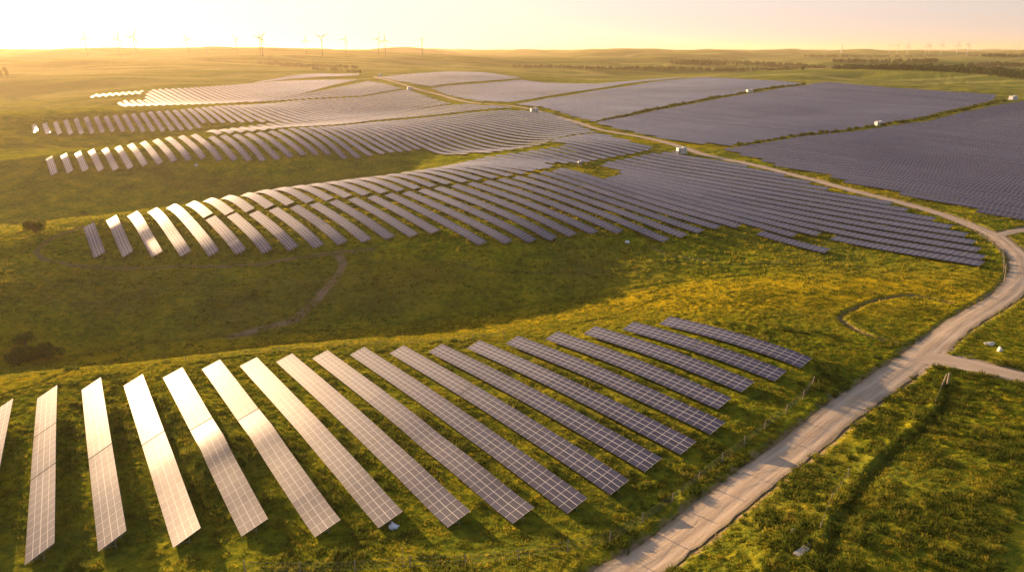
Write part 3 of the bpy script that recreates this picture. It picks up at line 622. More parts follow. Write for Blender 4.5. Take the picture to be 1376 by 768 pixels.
# front array: 18 rows, far end -> near end
CUTS = {1: [.33, .60], 2: [.54], 3: [.47], 4: [.44], 5: [.42], 10: [.42], 16: [.5]}
FLOOK = ['leftmost solar row, cut off by the left edge of the photo', 'long pale row at far left with two thin seams across it', 'pale second full row, standing nearly upright in view, faint seam below its middle',
 'third full row from left, thin dark seam halfway, pale peach', 'row glinting blinding white at its far half, dark gap at midpoint', 'row with white far end and a dark gap, right of the brightest row',
 'first unbroken peach row right of the glinting rows', 'unbroken row with its far end beside the seventh table gap, above the white sack', 'long unbroken mauve row reaching furthest toward the camera right of the sack',
 'long unbroken row just left of the row with a dark seam', 'brownish row with a thin dark seam high on its length', 'unbroken row just right of the seamed brownish row',
 'fifth-from-right-side long violet row ending below the road bend', 'sixth solar row counted from the right end of front array', 'fourth row from the right end of the front array, dark violet', 'third row from the right end of the front array, dark violet', 'second shortest row, next to the farthest right row of front array', 'shortest, farthest right dark row of the front array']
FLOOK[6] = 'first unbroken peach row right of glints, white sack beneath its near end'
FLOOK[7] = 'second unbroken peach-brown row, directly right of the white sack'
FLOOK[8] = 'third unbroken row right of the glinting rows, wide mauve near end'
FLOOK[9] = 'fourth unbroken row, just left of the brown row with a dark seam'
FLOOK[12] = 'sixth row from the right end of the front array, violet'
FLOOK[13] = 'fifth row from the right end of the front array, violet'
for i, (a, b) in enumerate(FRseg):
    set_tilt([27, 27, 26, 23, 19, 18][i] if i < 6 else 17)
    make_row(cut(a, b, CUTS.get(i, [])), FLOOK[i], 'rows of the front solar array', 2)
# fields on the hills behind: outlines in the photograph, rows follow the ground
FIELDS = [
 ('near_hill', [(118,303),(131,343),(172,342),(210,341),(248,341),(285,340),(322,339),(357,337),(392,333.5),(426,330.5),(459,327),(489,323.5),(520,319),(552,316),(581,312),(604,309.5),(612,322),(644,327),(681,325.5),(711,323.5),(738,321),(766,316),(793,312),(829,312),(860,310),(868,321),(889,323.5),(914,318),(937,312.5),(960,306),(1000,303),(1090,342),(1114,337),(1066,316),(1110,313),(1119,313),(1121,320),(1200,337),(1260,348),(1316,357),(1322,345),(1308,322),(1290,311),(1260,296),(1206,278),(1196,271),(1104,252),(1085,243),(1024,227),(948,211.5),(905,203.5),(872,206.5),(815,218),(808,223),(840,232),(814,240),(775,229),(752,226),(746,229),(709,235),(669,241),(629,246),(583,252.5),(542,258.5),(495,264),(445,270.5),(393,277),(365,281),(338,286),(310,288.5),(282,292),(230,276.5),(178,288)], pC0,
   'the near hill across the valley', 'left'),
 ('near_hill_back', [(205,281.5),(230,276.5),(256,272.3),(281,267.6),(305,264),(329,260.5),(355,255.5),(377,252.3),(421,247.3),(465,241.8),(506,236.8),(546,231.3),(582,225.8),(600,222.3),(652,210.7),(696,205),(740,198),(768,196),(742,191.5),(742,187.5),(791,179.5),(808,179.5),(845,189),(870,196),(878,199.5),(868,202),(850,206.5),(805,214),(779,219),(731,218),(745,224.5),(709,232),(669,237.8),(629,243),(583,249.5),(542,255.3),(495,260.8),(445,267.3),(393,273.5),(365,277.5),(338,282.5),(310,285.5),(282,289),(250,294),(222,297)], pC0,
   'the crest strip behind the near hill rows', 'left'),
 ('second_hill', [(60,213),(66,236),(88,232.5),(132,229),(194,222),(253,214.5),(271,212),(283,216),(295,215.5),(373,213.5),(444,208),(458,213),(469,213.5),(519,206),(567,199.5),(582,203),(600,208.5),(656,205),(688,200.5),(731,193),(742,187),(768,181),(800,177.5),(770,164),(736,151),(718,150.5),(690,147.5),(631,151),(565,158.5),(500,164),(431,170.5),(365,176),(303,181.5),(282,184),(270,180),(225,185),(174,194),(120,202.5)], pD0,
   'the second hill', 'left'),
 ('second_hill_back', [(274,177),(300,173),(343,168),(387,162.5),(452,157),(518,151.5),(544,148.5),(598,141.5),(631,139.5),(690,144.5),(631,148.7),(565,156),(500,161.8),(431,168),(365,173.5),(303,179),(284,181)], pD0,
   'the bright crest strip of the second hill', 'left'),
 ('third_hill', [(45,168),(47,177),(64,180),(154,177),(268,172.5),(274,164.5),(340,163.5),(396,163),(447,160),(501,153.5),(552,148),(606,139),(548,120),(488,130),(400,134.5),(300,142),(240,148),(145,156.5),(66,165)], pE0,
   'the third hill', 'left'),
 ('third_hill_back', [(330,137.5),(400,133.2),(488,128.5),(540,119),(495,108.5),(470,114),(442,120),(400,127.5),(350,134)], pE0, 'the pale slope behind the third hill', 'left'),
 ('fourth_hill', [(158,136),(166,142.5),(285,139),(335,136.5),(369,132.5),(400,127.5),(422,121.5),(451,113.5),(483,107),(425,107.3),(369,109.5),(301,115),(251,118.5),(203,120.5),(196,127),(196,134)], pE0, 'the fourth hill', 'left'),
 ('fourth_hill_left', [(122,131),(192,126),(192,121.8),(124,127.5)], pE0, 'the left tip of the fourth hill', 'left'),
 ('fourth_hill_crest', [(340,111),(386,106.3),(430,103.2),(481,101.3),(484,99),(430,98.6),(386,102.5),(352,108.5)], pE0, 'the top crest of the fourth hill', 'left'),
 ('far_plateau', [(506,104),(560,98.5),(600,96),(651,97.5),(701,105),(600,112.8),(577,116.5),(535,109)], pE0, 'the far pale plateau', 'left'),
 ('central_slope', [(580,118.5),(600,115.5),(650,112),(701,107),(735,111.3),(803,112.5),(868,107),(930,103.8),(868,109),(830,114.2),(786,121.3),(735,129),(684,137),(642,135.5),(600,127)], pE0, 'the central far slope', 'left'),
 ('middle_slope', [(692,140),(729,143.5),(799,163),(868,147),(937,134.5),(1007,122),(1080,112.7),(1050,109),(1005,106.5),(941,103.8),(875,110.5),(835,117),(786,124.2),(735,132)], pE0, 'the middle slope beyond the road', 'road'),
 ('upper_right', [(803,166.5),(841,174.5),(870,181.5),(905,187.5),(978,196),(1007,191),(1080,180),(1148,172.5),(1189,165),(1244,156),(1308,141),(1336,133.5),(1338,127.3),(1270,122.7),(1194,118),(1112,110.5),(1080,115),(1007,126),(937,138.5),(868,151.5),(803,163.8)], pE0, 'the large field in the upper right', 'road'),
 ('right_field', [(972,200.5),(1080,183.5),(1148,176.5),(1189,170.5),(1244,163.5),(1308,148.5),(1357,139),(1376,136),(1480,122),(1480,320),(1376,295),(1279,274),(1137,244),(1133,239),(1031,218.5),(1024,214)], pC0, 'the dark field filling the right edge', 'road'),
]
segs = []
for fname, poly, p0, desc, cnt in FIELDS:
    W = np.array(hits(poly, PH)); pr = W @ NRM; sr = W @ DIRV
    k0 = int(math.floor((pr.min() - p0) / ROWP)); k1 = int(math.ceil((pr.max() - p0) / ROWP)); num = 0; st = []
    for k in range(k0, k1 + 1):
        p = p0 + k * ROWP; xs = []
        for i in range(len(W)):
            j = (i + 1) % len(W)
            if (pr[i] - p) * (pr[j] - p) < 0:
                f = (p - pr[i]) / (pr[j] - pr[i]); xs.append(sr[i] + f * (sr[j] - sr[i]))
        xs.sort()
        for a, b in zip(xs[::2], xs[1::2]):
            n = round((b - a) / ML)
            if n < 3: continue
            mid = (a + b) / 2; a, b = mid - n * ML / 2, mid + n * ML / 2
            A_ = NRM * p + DIRV * b; B_ = NRM * p + DIRV * a
            ppx = 0
            for t in np.linspace(0, 1, 12):
                c = A_ + (B_ - A_) * t; q = project((c[0], c[1], float(Zb(*c)) + PH))
                if q and -10 < q[0] < 1386 and -10 < q[1] < 778: ppx += (b - a) / 12 / math.hypot(c[0], c[1]) ** 1.7
            if ppx == 0 and fname != 'right_field': pass
            num += 1; st.append([fname, num, A_, B_, ppx, desc, cnt])
    segs += st
    print(fname, num)
segs.sort(key=lambda s: -s[4])
BUD = 300 - len(FR)
vis = [s for s in segs if s[4] > 0]
ind = vis[:BUD]; rest = vis[BUD:] + [s for s in segs if s[4] == 0]
mid_n = 0
for fname, num, a, b, px, desc, cnt in ind:
    L = np.linalg.norm(b - a); fr = []; set_tilt(row_tilt(fname, a, b))
    if L > 70: fr = [i / math.ceil(L / 60) for i in range(1, math.ceil(L / 60))]
    near = math.hypot(*((a + b) / 2)) < 520
    lab = f'{ordn(num)} solar row from the left on {desc}' if cnt == 'left' else f'{ordn(num)} solar row back from the road in {desc}'
    make_row(cut(a, b, fr, .25), lab, f'solar rows on {desc}', 1)
VV = []; FF = []; UU = []; off = 0
for s in rest:
    set_tilt(row_tilt(s[0], s[2], s[3])); a, b = s[2], s[3]; V, Fc, UV = panel_geo(a, b, 0, np.zeros(3))
    if not chkn(V, Fc): Fc = Fc[:, ::-1].copy(); UV = UV.reshape(-1, 4, 2)[:, ::-1].reshape(-1, 2)
    VV.append(V); FF.append(Fc + off); UU.append(UV); off += len(V)
me = nmesh('distant_solar_rows', np.concatenate(VV), np.concatenate(FF), M_panel, uv=np.concatenate(UU))
tag(link('distant_solar_rows', me), 'masses of far solar rows covering the distant slopes beyond the counted rows', 'solar panels', kind='stuff')
print('rows', len(ind), 'rest', len(rest))

# ------------------------------------------------------------------ wind turbines
def turbine(bu, bv, hv, angs, label, group, yaw=0, M_tower=M_tower):
    P = hit(bu, bv)
    r_ = ray(bu, hv); t = math.hypot(P[0], P[1]) / math.hypot(r_[0], r_[1]); hz_ = H + r_[2] * t; hh = hz_ - P[2]
    root = bpy.data.objects.new('wind_turbine', None); COL.objects.link(root); root.location = P; root.rotation_euler = (0, 0, -math.atan2(P[0], P[1]) + yaw)
    tag(root, label, 'wind turbine', group)
    mb = MB(); mb.tube((0, 0, -3), (0, 0, hh), hh * .030, hh * .017, 14); link('tower', mb.mesh('tower', M_tower, True), root)
    mb = MB(); mb.box((0, .6, hh + hh * .012), (hh * .035, hh * .11, hh * .038), top=.85); na = link('nacelle', mb.mesh('nacelle', M_tower), root)
    mb = MB(); mb.tube((0, -hh * .05, hh + hh * .012), (0, -hh * .085, hh + hh * .012), hh * .022, hh * .008, 12); link('hub', mb.mesh('hub', M_tower, True), root)
    bl = hh * .47
    for a in angs:
        a = R(a); d = Vector((math.cos(a), 0, math.sin(a))); sdv = Vector((-math.sin(a), 0, math.cos(a))); c = Vector((0, -hh * .07, hh + hh * .012)); V = []; 
        prof = [(0, .012, .012), (.08, .015, .012), (.2, .032, .010), (.5, .023, .007), (.8, .015, .005), (1, .006, .003)]
        for s, cw, ct in prof:
            for dx, dy in ((-.35, 0), (0, -1), (.65, 0), (0, 1)):
                V.append(c + d * bl * s + sdv * (dx * 2 * cw * hh) + Vector((0, 1, 0)) * (dy * ct * hh))
        Fs = []
        for i in range(len(prof) - 1):
            for j in range(4): Fs.append((4 * i + j, 4 * i + (j + 1) % 4, 4 * i + 4 + (j + 1) % 4, 4 * i + 4 + j))
        Fs.append((0, 3, 2, 1)); k = 4 * (len(prof) - 1); Fs.append((k, k + 1, k + 2, k + 3))
        mb = MB(); mb.add(V, Fs); link('blade', mb.mesh('blade', M_tower, True), root)
TL = [(117.6,74,51,(90,210,330),0,'leftmost wind turbine on the hazy skyline, one blade straight up'), (161.6,75.7,52,(180,75,-55),.2,'second wind turbine from the left, just left of the tallest one'),
 (182.7,75.7,50,(180,65,-60),0,'tall wind turbine third from the left with a horizontal left blade'), (253,72.3,52.5,(110,-12,225),0,'lone wind turbine fourth from the left, left of the lattice mast'),
 (319,70.3,52.3,(130,5,248),0,'wind turbine fifth from left, smallest, between the mast and the close pair'), (350.6,75.7,51.6,(150,100,280),1.2,'left turbine of the close pair near the skyline, seen almost edge on'),
 (353.5,75.7,51,(50,172,-66),0,'right turbine of the close pair, one blade up to the right'), (412,72,54,(90,212,-28),0,'eighth turbine from left, blade straight up, left of the Y shaped rotor'),
 (433.5,75.7,51,(148,33,270),0,'turbine whose rotor forms a clear letter Y'), (465.3,72.3,53.7,(75,178,-62),0,'turbine right of the Y shaped one with a blade pointing left'),
 (509,74,53.4,(180,80,-45),.5,'smaller left turbine of the right hand pair'), (518,74,53.7,(90,213,-30),0,'right turbine of the right hand pair, blade straight up'), (567.3,74.8,52.8,(95,245,-80),1.35,'rightmost turbine of the left group, seen edge on')]
for bu, bv, hv, an, yw, lb in TL: turbine(bu, bv, hv, an, lb, 'wind turbines on the left skyline', yw)
TR = [(1194.4,71.6,60.3), (1205,72.8,61), (1218,76.2,61.4), (1243,75,61), (1248.5,72.5,61), (1264,74,60.2), (1285,74.6,60.2), (1299,75,60), (1366,71.6,61)]
TRL = ['leftmost tiny white turbine on the far right horizon', 'second tiny white turbine of the far right group', 'tiny turbine third from left of the far right group, lowest base', 'taller tiny turbine of the close far pair on right horizon', 'fainter right turbine of the tiny close pair on right horizon', 'tiny far turbine between the close pair and the last two', 'next to last tiny turbine of the far right cluster', 'last tiny turbine of the far right cluster before the lone one', 'lone tiny white turbine near the right edge of the photo']
for i, (bu, bv, hv) in enumerate(TR): turbine(bu, bv, hv, ((90, 210, 330), (60, 180, 300), (75, 195, 315))[i % 3], TRL[i], 'tiny wind turbines on the right horizon', .8, M_tower_far)
def lattice(bu, bv, tv, label):
    P = hit(bu, bv); r_ = ray(bu, tv); t = math.hypot(P[0], P[1]) / math.hypot(r_[0], r_[1]); hh = H + r_[2] * t - P[2]
    mb = MB(); w0 = hh * .09; lv = 7
    def cr(k, f): s = w0 * (1 - f * .85); return ((-1, -1), (1, -1), (1, 1), (-1, 1))[k][0] * s / 1, ((-1, -1), (1, -1), (1, 1), (-1, 1))[k][1] * s / 1, hh * f
    for k in range(4): mb.tube(cr(k, 0), cr(k, 1), hh * .012, n=5)
    for i in range(lv):
        for k in range(4):
            mb.tube(cr(k, i / lv), cr((k + 1) % 4, (i + 1) / lv), hh * .007, n=4); mb.tube(cr((k + 1) % 4, i / lv), cr(k, (i + 1) / lv), hh * .007, n=4)
    for s in (.75, .9): mb.tube((-hh * .14, 0, hh * s), (hh * .14, 0, hh * s), hh * .008, n=4)
    tag(link('lattice_mast', mb.mesh('lattice_mast', M_steel), loc=P), label, 'mast')
lattice(279.5, 71.2, 61.3, 'small lattice mast on the skyline between two wind turbines')
lattice(1130.5, 68.5 + 3, 60.5, 'thin faint mast on the right horizon left of the tiny turbines')

# ------------------------------------------------------------------ inverter cabins
def cabin(u, v, wpx, hpx, label, rz, style=0):
    P = hit(u, v); d = P[1] * CP - (P[2] - H) * SP; W_ = wpx * d / F; Hh = hpx * d / F
    root = bpy.data.objects.new('inverter_cabin', None); COL.objects.link(root); root.location = P; root.rotation_euler = (0, 0, rz); tag(root, label, 'cabin', 'white inverter cabins')
    D_ = W_ * .45
    mb = MB(); mb.box((0, 0, .1), (W_ * 1.06, D_ * 1.25, .5)); link('plinth', mb.mesh('plinth', M_conc), root)
    mb = MB(); mb.box((0, 0, .36 + Hh / 2), (W_ * .98, D_, Hh)); link('wall', mb.mesh('wall', M_white), root)
    mb = MB(); mb.box((0, 0, .4 + Hh + .07), (W_ * 1.04, D_ * 1.1, .16)); rf = link('roof', mb.mesh('roof', M_roofw), root)
    for i in range(3):
        mb = MB(); mb.box(((i - 1) * W_ * .3, -D_ / 2 - .03, .36 + Hh * .42), (W_ * .2, .06, Hh * .7)); dr = link('door', mb.mesh('door', M_door), root)
        mb = MB(); mb.box(((i - 1) * W_ * .3, -D_ / 2 - .075, .36 + Hh * .62), (W_ * .13, .03, Hh * .18)); link('vent', mb.mesh('vent', M_dark), dr)
    mb = MB(); mb.box((W_ * .25, 0, .5 + Hh + .25), (W_ * .3, D_ * .5, .35), top=.8); link('vent', mb.mesh('vent', M_white), rf)
cabin(915.5, 206, 13, 6.5, 'largest white cabin beside the dirt road, left of the road bend', .3)
cabin(718, 150.3, 10, 4, 'small white cabin where the track meets the middle slope', .2)
cabin(779, 221.5, 5, 4, 'tiny pale cabin in the notch between panels of near hill', .3)
cabin(1180.5, 169, 11, 5, 'white cabin in the green gap at right between two dark fields', .4)
cabin(1007, 124.5, 9, 3.6, 'white cabin in the bush line atop the upper right field', .4)
cabin(1361, 134, 12, 4.5, 'grey-white cabin at the far right corner of the fields', .5)
cabin(551, 120.5, 7, 3, 'small cabin at the crossing below the far pale plateau', .3)
cabin(511, 102.5, 5, 3.2, 'farthest tiny pale cabin at the end of the track', .1)
cabin(264, 224.5, 4, 2.6, 'tiny pale cabin alone on the dark slope under second hill', .0)

# ------------------------------------------------------------------ fences and posts
def fence(pts, step, hgt, label, matl=M_post, wires=3, lean=.05, r=.085, cat='fence'):
    line = smooth(hits(pts), .5); s = np.concatenate([[0], np.cumsum(np.linalg.norm(np.diff(line, axis=0), axis=1))])
    root = bpy.data.objects.new('wire_fence', None); COL.objects.link(root); c = line[0]; org = np.array([c[0], c[1], float(Zb(*c))]); root.location = org; tag(root, label, cat)
    tops = []
    for q in np.arange(0, s[-1], step):
        x = np.interp(q, s, line[:, 0]); y = np.interp(q, s, line[:, 1]); z = float(Zb(x, y)); h = hgt * random.uniform(.85, 1.1)
        mb = MB(); tx, ty = random.gauss(0, lean), random.gauss(0, lean)
        mb.tube(np.array([x, y, z - .5]) - org, np.array([x + tx * h, y + ty * h, z + h]) - org, r, r * .8, 7)
        link('post', mb.mesh('post', matl), root); tops.append((x, y, z, tx, ty, h))
    mb = MB()
    for a, b in zip(tops[:-1], tops[1:]):
        for k in range(wires):
            f = (k + .7) / wires * .92
            pa = np.array([a[0] + a[3] * a[5] * f, a[1] + a[4] * a[5] * f, a[2] + a[5] * f]) - org; pb = np.array([b[0] + b[3] * b[5] * f, b[1] + b[4] * b[5] * f, b[2] + b[5] * f]) - org
            mb.tube(pa, pb, .014, n=3)
    if mb.v: link('wire', mb.mesh('wire', M_wire), root)
fence([(250,488),(300,480),(340,476),(440,466.5),(520,463),(593,460),(684,449)], 8.0, 1.5, 'thin wire fence along the ditch above the front array')
fence([(330,768),(450,768),(545,764),(633,760),(720,748),(790,738),(835,722),(868,700),(905,672),(945,640),(990,607),(1035,570),(1075,540),(1098,505)], 7.0, 1.9, 'wire fence round the near ends of front array, beside the road')
fence([(1299,302),(1313,315),(1330,325),(1340,336),(1347,350),(1348,374)], 6.0, 2.6, 'short fence of tall pale posts inside the road bend')
fence([(1265,520),(1258,540),(1240,562)], 9.0, 1.3, 'few old fence posts on the bank at the junction corner')
fence([(1140,640),(1120,668),(1104,700),(1098,740),(1092,765)], 9.0, 1.5, 'leaning old fence along the dark bank at bottom right')
def single(name, u, v, h, r, label, matl, cat, lean=(0, 0)):
    P = hit(u, v); mb = MB(); mb.tube((0, 0, -.4), (lean[0] * h, lean[1] * h, h), r, r * .75, 8)
    mb.tube((lean[0] * h, lean[1] * h, h), (lean[0] * h, lean[1] * h, h + .08), r * 1.2, r * .5, 8)
    tag(link(name, mb.mesh(name, matl), loc=P), label, cat)
single('wooden_post', 1265, 519, 2.6, .19, 'stout leaning wooden post at the junction corner, left one of two', M_post, 'post', (.22, 0))
single('wooden_post', 1273, 517, 2.5, .22, 'stout upright wooden post at the junction corner, right one of two', M_post, 'post', (-.03, 0))
single('metal_pole', 542, 763, 3.2, .05, 'tall thin grey pole at the bottom edge below the white sack', M_steel, 'pole')
single('fence_post', 1350, 377, 5.0, .14, 'tallest pale post by the inside of the road bend', M_post, 'post', (-.12, 0))

# ------------------------------------------------------------------ rocks, sack, slab
def rock(u, v, sx, sy, sz, label, matl=M_rock, name='boulder', seed=1, cat='boulder'):
    import bmesh
    P = hit(u, v); bm = bmesh.new(); bmesh.ops.create_icosphere(bm, subdivisions=3, radius=1); rnd = random.Random(seed)
    ph = [rnd.uniform(0, 6) for _ in range(6)]
    for q in bm.verts:
        c = q.co; k = 1 + .16 * math.sin(3 * c.x + ph[0]) * math.sin(2.6 * c.y + ph[1]) + .12 * math.sin(5 * c.z + ph[2] + 3 * c.x) + .06 * math.sin(9 * c.y + ph[3] + 6 * c.z)
        q.co = Vector((c.x * k * sx, c.y * k * sy, max(-.3, c.z * k) * sz + sz * .3))
    me = bpy.data.meshes.new(name); bm.to_mesh(me); bm.free(); me.materials.append(matl)
    tag(link(name, me, loc=P), label, cat)
rock(1330, 463, 1.15, .6, .55, 'long pale boulder in the grass above the side track', seed=3)
rock(1343, 472, .5, .55, .85, 'upright pale boulder nearer the side track, right of the long one', seed=5)
rock(1066, 716, .42, .4, .5, 'small white stone beside the grey slab at bottom right', seed=8)
rock(843, 326, .9, .6, .65, 'small pale blue-white tarpaulin heap below the near hill rows', M_bag, 'tarpaulin_heap', 9, 'tarpaulin')
def sack():
    P = hit(528, 709); root = bpy.data.objects.new('plastic_sack', None)
    import bmesh
    bm = bmesh.new(); bmesh.ops.create_icosphere(bm, subdivisions=3, radius=1)
    for q in bm.verts:
        c = q.co; n_ = math.atan2(c.y, c.x); k = 1 + .14 * math.sin(5 * n_ + 4 * c.z) + .08 * math.sin(11 * n_ - 3 * c.z); pin = 1 - .75 * max(0, c.z - .35) if c.z > .35 else 1
        lob = 1 + .45 * max(0, c.x) * (1 - abs(c.z))
        q.co = Vector((c.x * k * pin * .62 * lob, c.y * k * pin * .42, max(-.5, c.z) * .55 + .27))
    bmesh.ops.create_cone(bm, segments=8, radius1=.06, radius2=.17, depth=.25, cap_ends=True)
    for q in bm.verts[-16:]: q.co = q.co + Vector((-.02, 0, .85))
    me = bpy.data.meshes.new('plastic_sack'); bm.to_mesh(me); bm.free(); me.materials.append(M_bag)
    tag(link('plastic_sack', me, loc=P), 'crumpled white plastic sack under the near end of a row', 'sack')
sack()
P = hit(1086, 735); mb = MB()
for i in range(4): mb.box((i * 1.15 - 1.6, i * .85 - 1.2, .12 + .02 * i), (1.4, .95, .22), .62 + .05 * math.sin(i * 3))
tag(link('concrete_slab', mb.mesh('concrete_slab', M_conc), loc=P), 'grey broken concrete slab culvert in the grass at bottom right', 'slab')

# ------------------------------------------------------------------ bushes and trees
def leaves(n, rx, ry, rz, size, seed, lobes):
    """leaf faces scattered through several overlapping uneven lobes -> V (n*4), F, tone"""
    g = np.random.default_rng(seed); L = np.array(lobes, float)     # x,y,z,r
    wt = L[:, 3] ** 2; pick = g.choice(len(L), n, p=wt / wt.sum()); d = g.normal(size=(n, 3)); d /= np.linalg.norm(d, axis=1)[:, None]
    rad_ = g.uniform(.35, 1, n) ** .5 * (1 + .25 * np.sin(d[:, 0] * 5 + pick) * np.sin(d[:, 2] * 6 + pick * 2)) * L[pick, 3]
    c = L[pick, :3] + d * rad_[:, None] * np.array([rx, ry, rz]); c = c[c[:, 2] > .02]; n = len(c); pick = pick[:n]
    a = g.normal(size=(n, 3)); a /= np.linalg.norm(a, axis=1)[:, None]; b = np.cross(a, g.normal(size=(n, 3))); b /= np.linalg.norm(b, axis=1)[:, None]
    s = (size * g.uniform(.6, 1.4, n))[:, None]
    V = np.stack([c - a * s, c + b * s * .6, c + a * s, c - b * s * .6], 1).reshape(-1, 3); Fq = np.arange(4 * n).reshape(-1, 4)
    tone = np.repeat(np.clip(.5 + .25 * np.sin(pick * 2.3) + g.normal(0, .15, n), 0, 1), 4)
    return V, Fq, tone
def bush(u, v, W_, Hh, label, seed, n=2600, name='bush', stem=.25, cat='bush', group=None, spread=1.0):
    P = hit(u, v); rnd = random.Random(seed); root = bpy.data.objects.new(name, None); COL.objects.link(root); root.location = P; tag(root, label, cat, group)
    lobes = [(rnd.uniform(-.5, .5) * W_ * spread, rnd.uniform(-.4, .4) * W_ * .7, Hh * rnd.uniform(.3, .8), W_ * rnd.uniform(.16, .3)) for _ in range(12)]
    V, Fq, tone = leaves(n, 1, 1, .9, W_ * .035, seed, lobes)
    link('foliage', nmesh('foliage', V, Fq, M_bush, attrs={'tone': tone}), root)
    mb = MB()
    for l_ in lobes[:6]: mb.tube((rnd.uniform(-.1, .1), rnd.uniform(-.1, .1), -.3), (l_[0] * .8, l_[1] * .8, l_[2]), stem * .5, stem * .15, 6)
    link('stem', mb.mesh('stem', M_bark), root)
bush(36, 486, 7.5, 4.0, 'largest round bush of the cluster in the left valley', 11, 5000)
bush(66, 480, 5.5, 3.4, 'bush at the right side of the cluster in the left valley', 12, 3500)
bush(34, 463, 3.8, 3.6, 'smaller bush behind the big one in the left valley cluster', 13, 2500)
bush(48, 312, 6.5, 4.6, 'round lone bush on the left hill crest', 14, 3500)
bush(338, 396, 2.6, 2.0, 'small dark shrub on the shaded valley slope', 15, 1200)
bush(402, 357, 1.8, 1.4, 'tiny shrub just under the near hill fence line', 16, 700)
bush(112, 288, 4, 1.8, 'low dark shrub on the shaded slope behind near hill', 17, 900)
def tree(u, v, hpx, label, seed, group='distant trees at the left edge', wf=.4):
    P = hit(u, v); d = P[1]; Hh = hpx * d / F * 1.0; rnd = random.Random(seed); root = bpy.data.objects.new('tree', None); COL.objects.link(root); root.location = P; tag(root, label, 'tree', group)
    lobes = [(rnd.uniform(-.12, .12) * Hh, rnd.uniform(-.12, .12) * Hh, Hh * rnd.uniform(.35, .95), Hh * rnd.uniform(.1, .17)) for _ in range(14)]
    V, Fq, tone = leaves(1500, 1, 1, 1.2, Hh * .03, seed, lobes); link('crown', nmesh('crown', V, Fq, M_bush, attrs={'tone': tone}), root)
    mb = MB(); mb.tube((0, 0, -1), (0, 0, Hh * .8), Hh * .03, Hh * .008, 8); link('trunk', mb.mesh('trunk', M_bark), root)
tree(9.5, 105, 12, 'right one of the pale slim trees at far left below the skyline', 21); tree(2, 105.5, 10, 'slim hazy tree touching the left edge of the photo', 22)
tree(0, 231 - 127, 8, 'shorter hazy tree at the extreme left edge', 23)
# far woods: too many to count, clumps of low crowns
def woods():
    g = np.random.default_rng(5); pts = []
    def band(poly, n, h0, h1):
        for _ in range(n):
            f = g.uniform(0, len(poly) - 1.001); i = int(f); t = f - i
            a, b = poly[i], poly[i + 1]; u = a[0] + (b[0] - a[0]) * t; v0 = a[1] + (b[1] - a[1]) * t; th_ = a[2] + (b[2] - a[2]) * t
            pts.append((u, v0 + g.uniform(-.5, .5) * th_, g.uniform(h0, h1)))
    band([(1118,93,.8),(1180,92.5,1.5),(1240,93,4),(1300,96,6),(1340,100,7),(1376,104,7),(1430,108,8)], 430, 6, 11)
    band([(1300,89.5,1),(1340,88.5,2.5),(1376,88.5,2.5),(1440,88,3)], 160, 8, 13)
    band([(690,91.5,.8),(740,91,1),(780,92.5,1.2),(840,94,1.2),(900,93.5,2.5),(960,95,2),(1000,95.5,1.5),(1080,93,2)], 420, 6, 11)
    band([(900,85,4),(950,85,6),(1000,86,4),(1050,89,4),(1110,91,2)], 420, 6, 11)
    band([(345,86,1),(375,87.5,3),(400,89.5,2),(440,90.5,1),(480,92,.7)], 150, 5, 9)
    band([(420,94,.6),(450,96,.6),(490,99,.5)], 30, 5, 8)
    band([(1080,76.5,.8),(1150,77,1),(1250,76.8,.8)], 120, 9, 14); band([(1300,76,1.2),(1376,76.5,1)], 80, 9, 14)
    band([(1120,83,1),(1200,85,4),(1260,83,2)], 150, 7, 12)
    VV = []; FF = []; TT = []; off = 0
    for (u, v, h) in pts:
        P = hit(u, v); m = 46; d = g.normal(size=(m, 3)); d /= np.linalg.norm(d, axis=1)[:, None]; s = g.uniform(.8, 1.3)
        c = P + np.array([0, 0, h * .5]) + d * np.array([h * .42 * s, h * .42 * s, h * .48]) * g.uniform(.6, 1.05, m)[:, None]
        a = g.normal(size=(m, 3)); a /= np.linalg.norm(a, axis=1)[:, None]; b = np.cross(a, g.normal(size=(m, 3))); b /= np.linalg.norm(b, axis=1)[:, None]; k = h * .16
        V = np.stack([c - a * k, c + b * k * .7, c + a * k, c - b * k * .7], 1).reshape(-1, 3); VV.append(V); FF.append(np.arange(4 * m).reshape(-1, 4) + off); off += 4 * m; TT.append(np.full(4 * m, g.uniform(0, 1)))
    tag(link('woodland', nmesh('woodland', np.concatenate(VV), np.concatenate(FF), M_wood, attrs={'tone': np.concatenate(TT)})), 'dark hedgerows and far woods across the distant rolling farmland', 'woodland', kind='stuff')
woods()

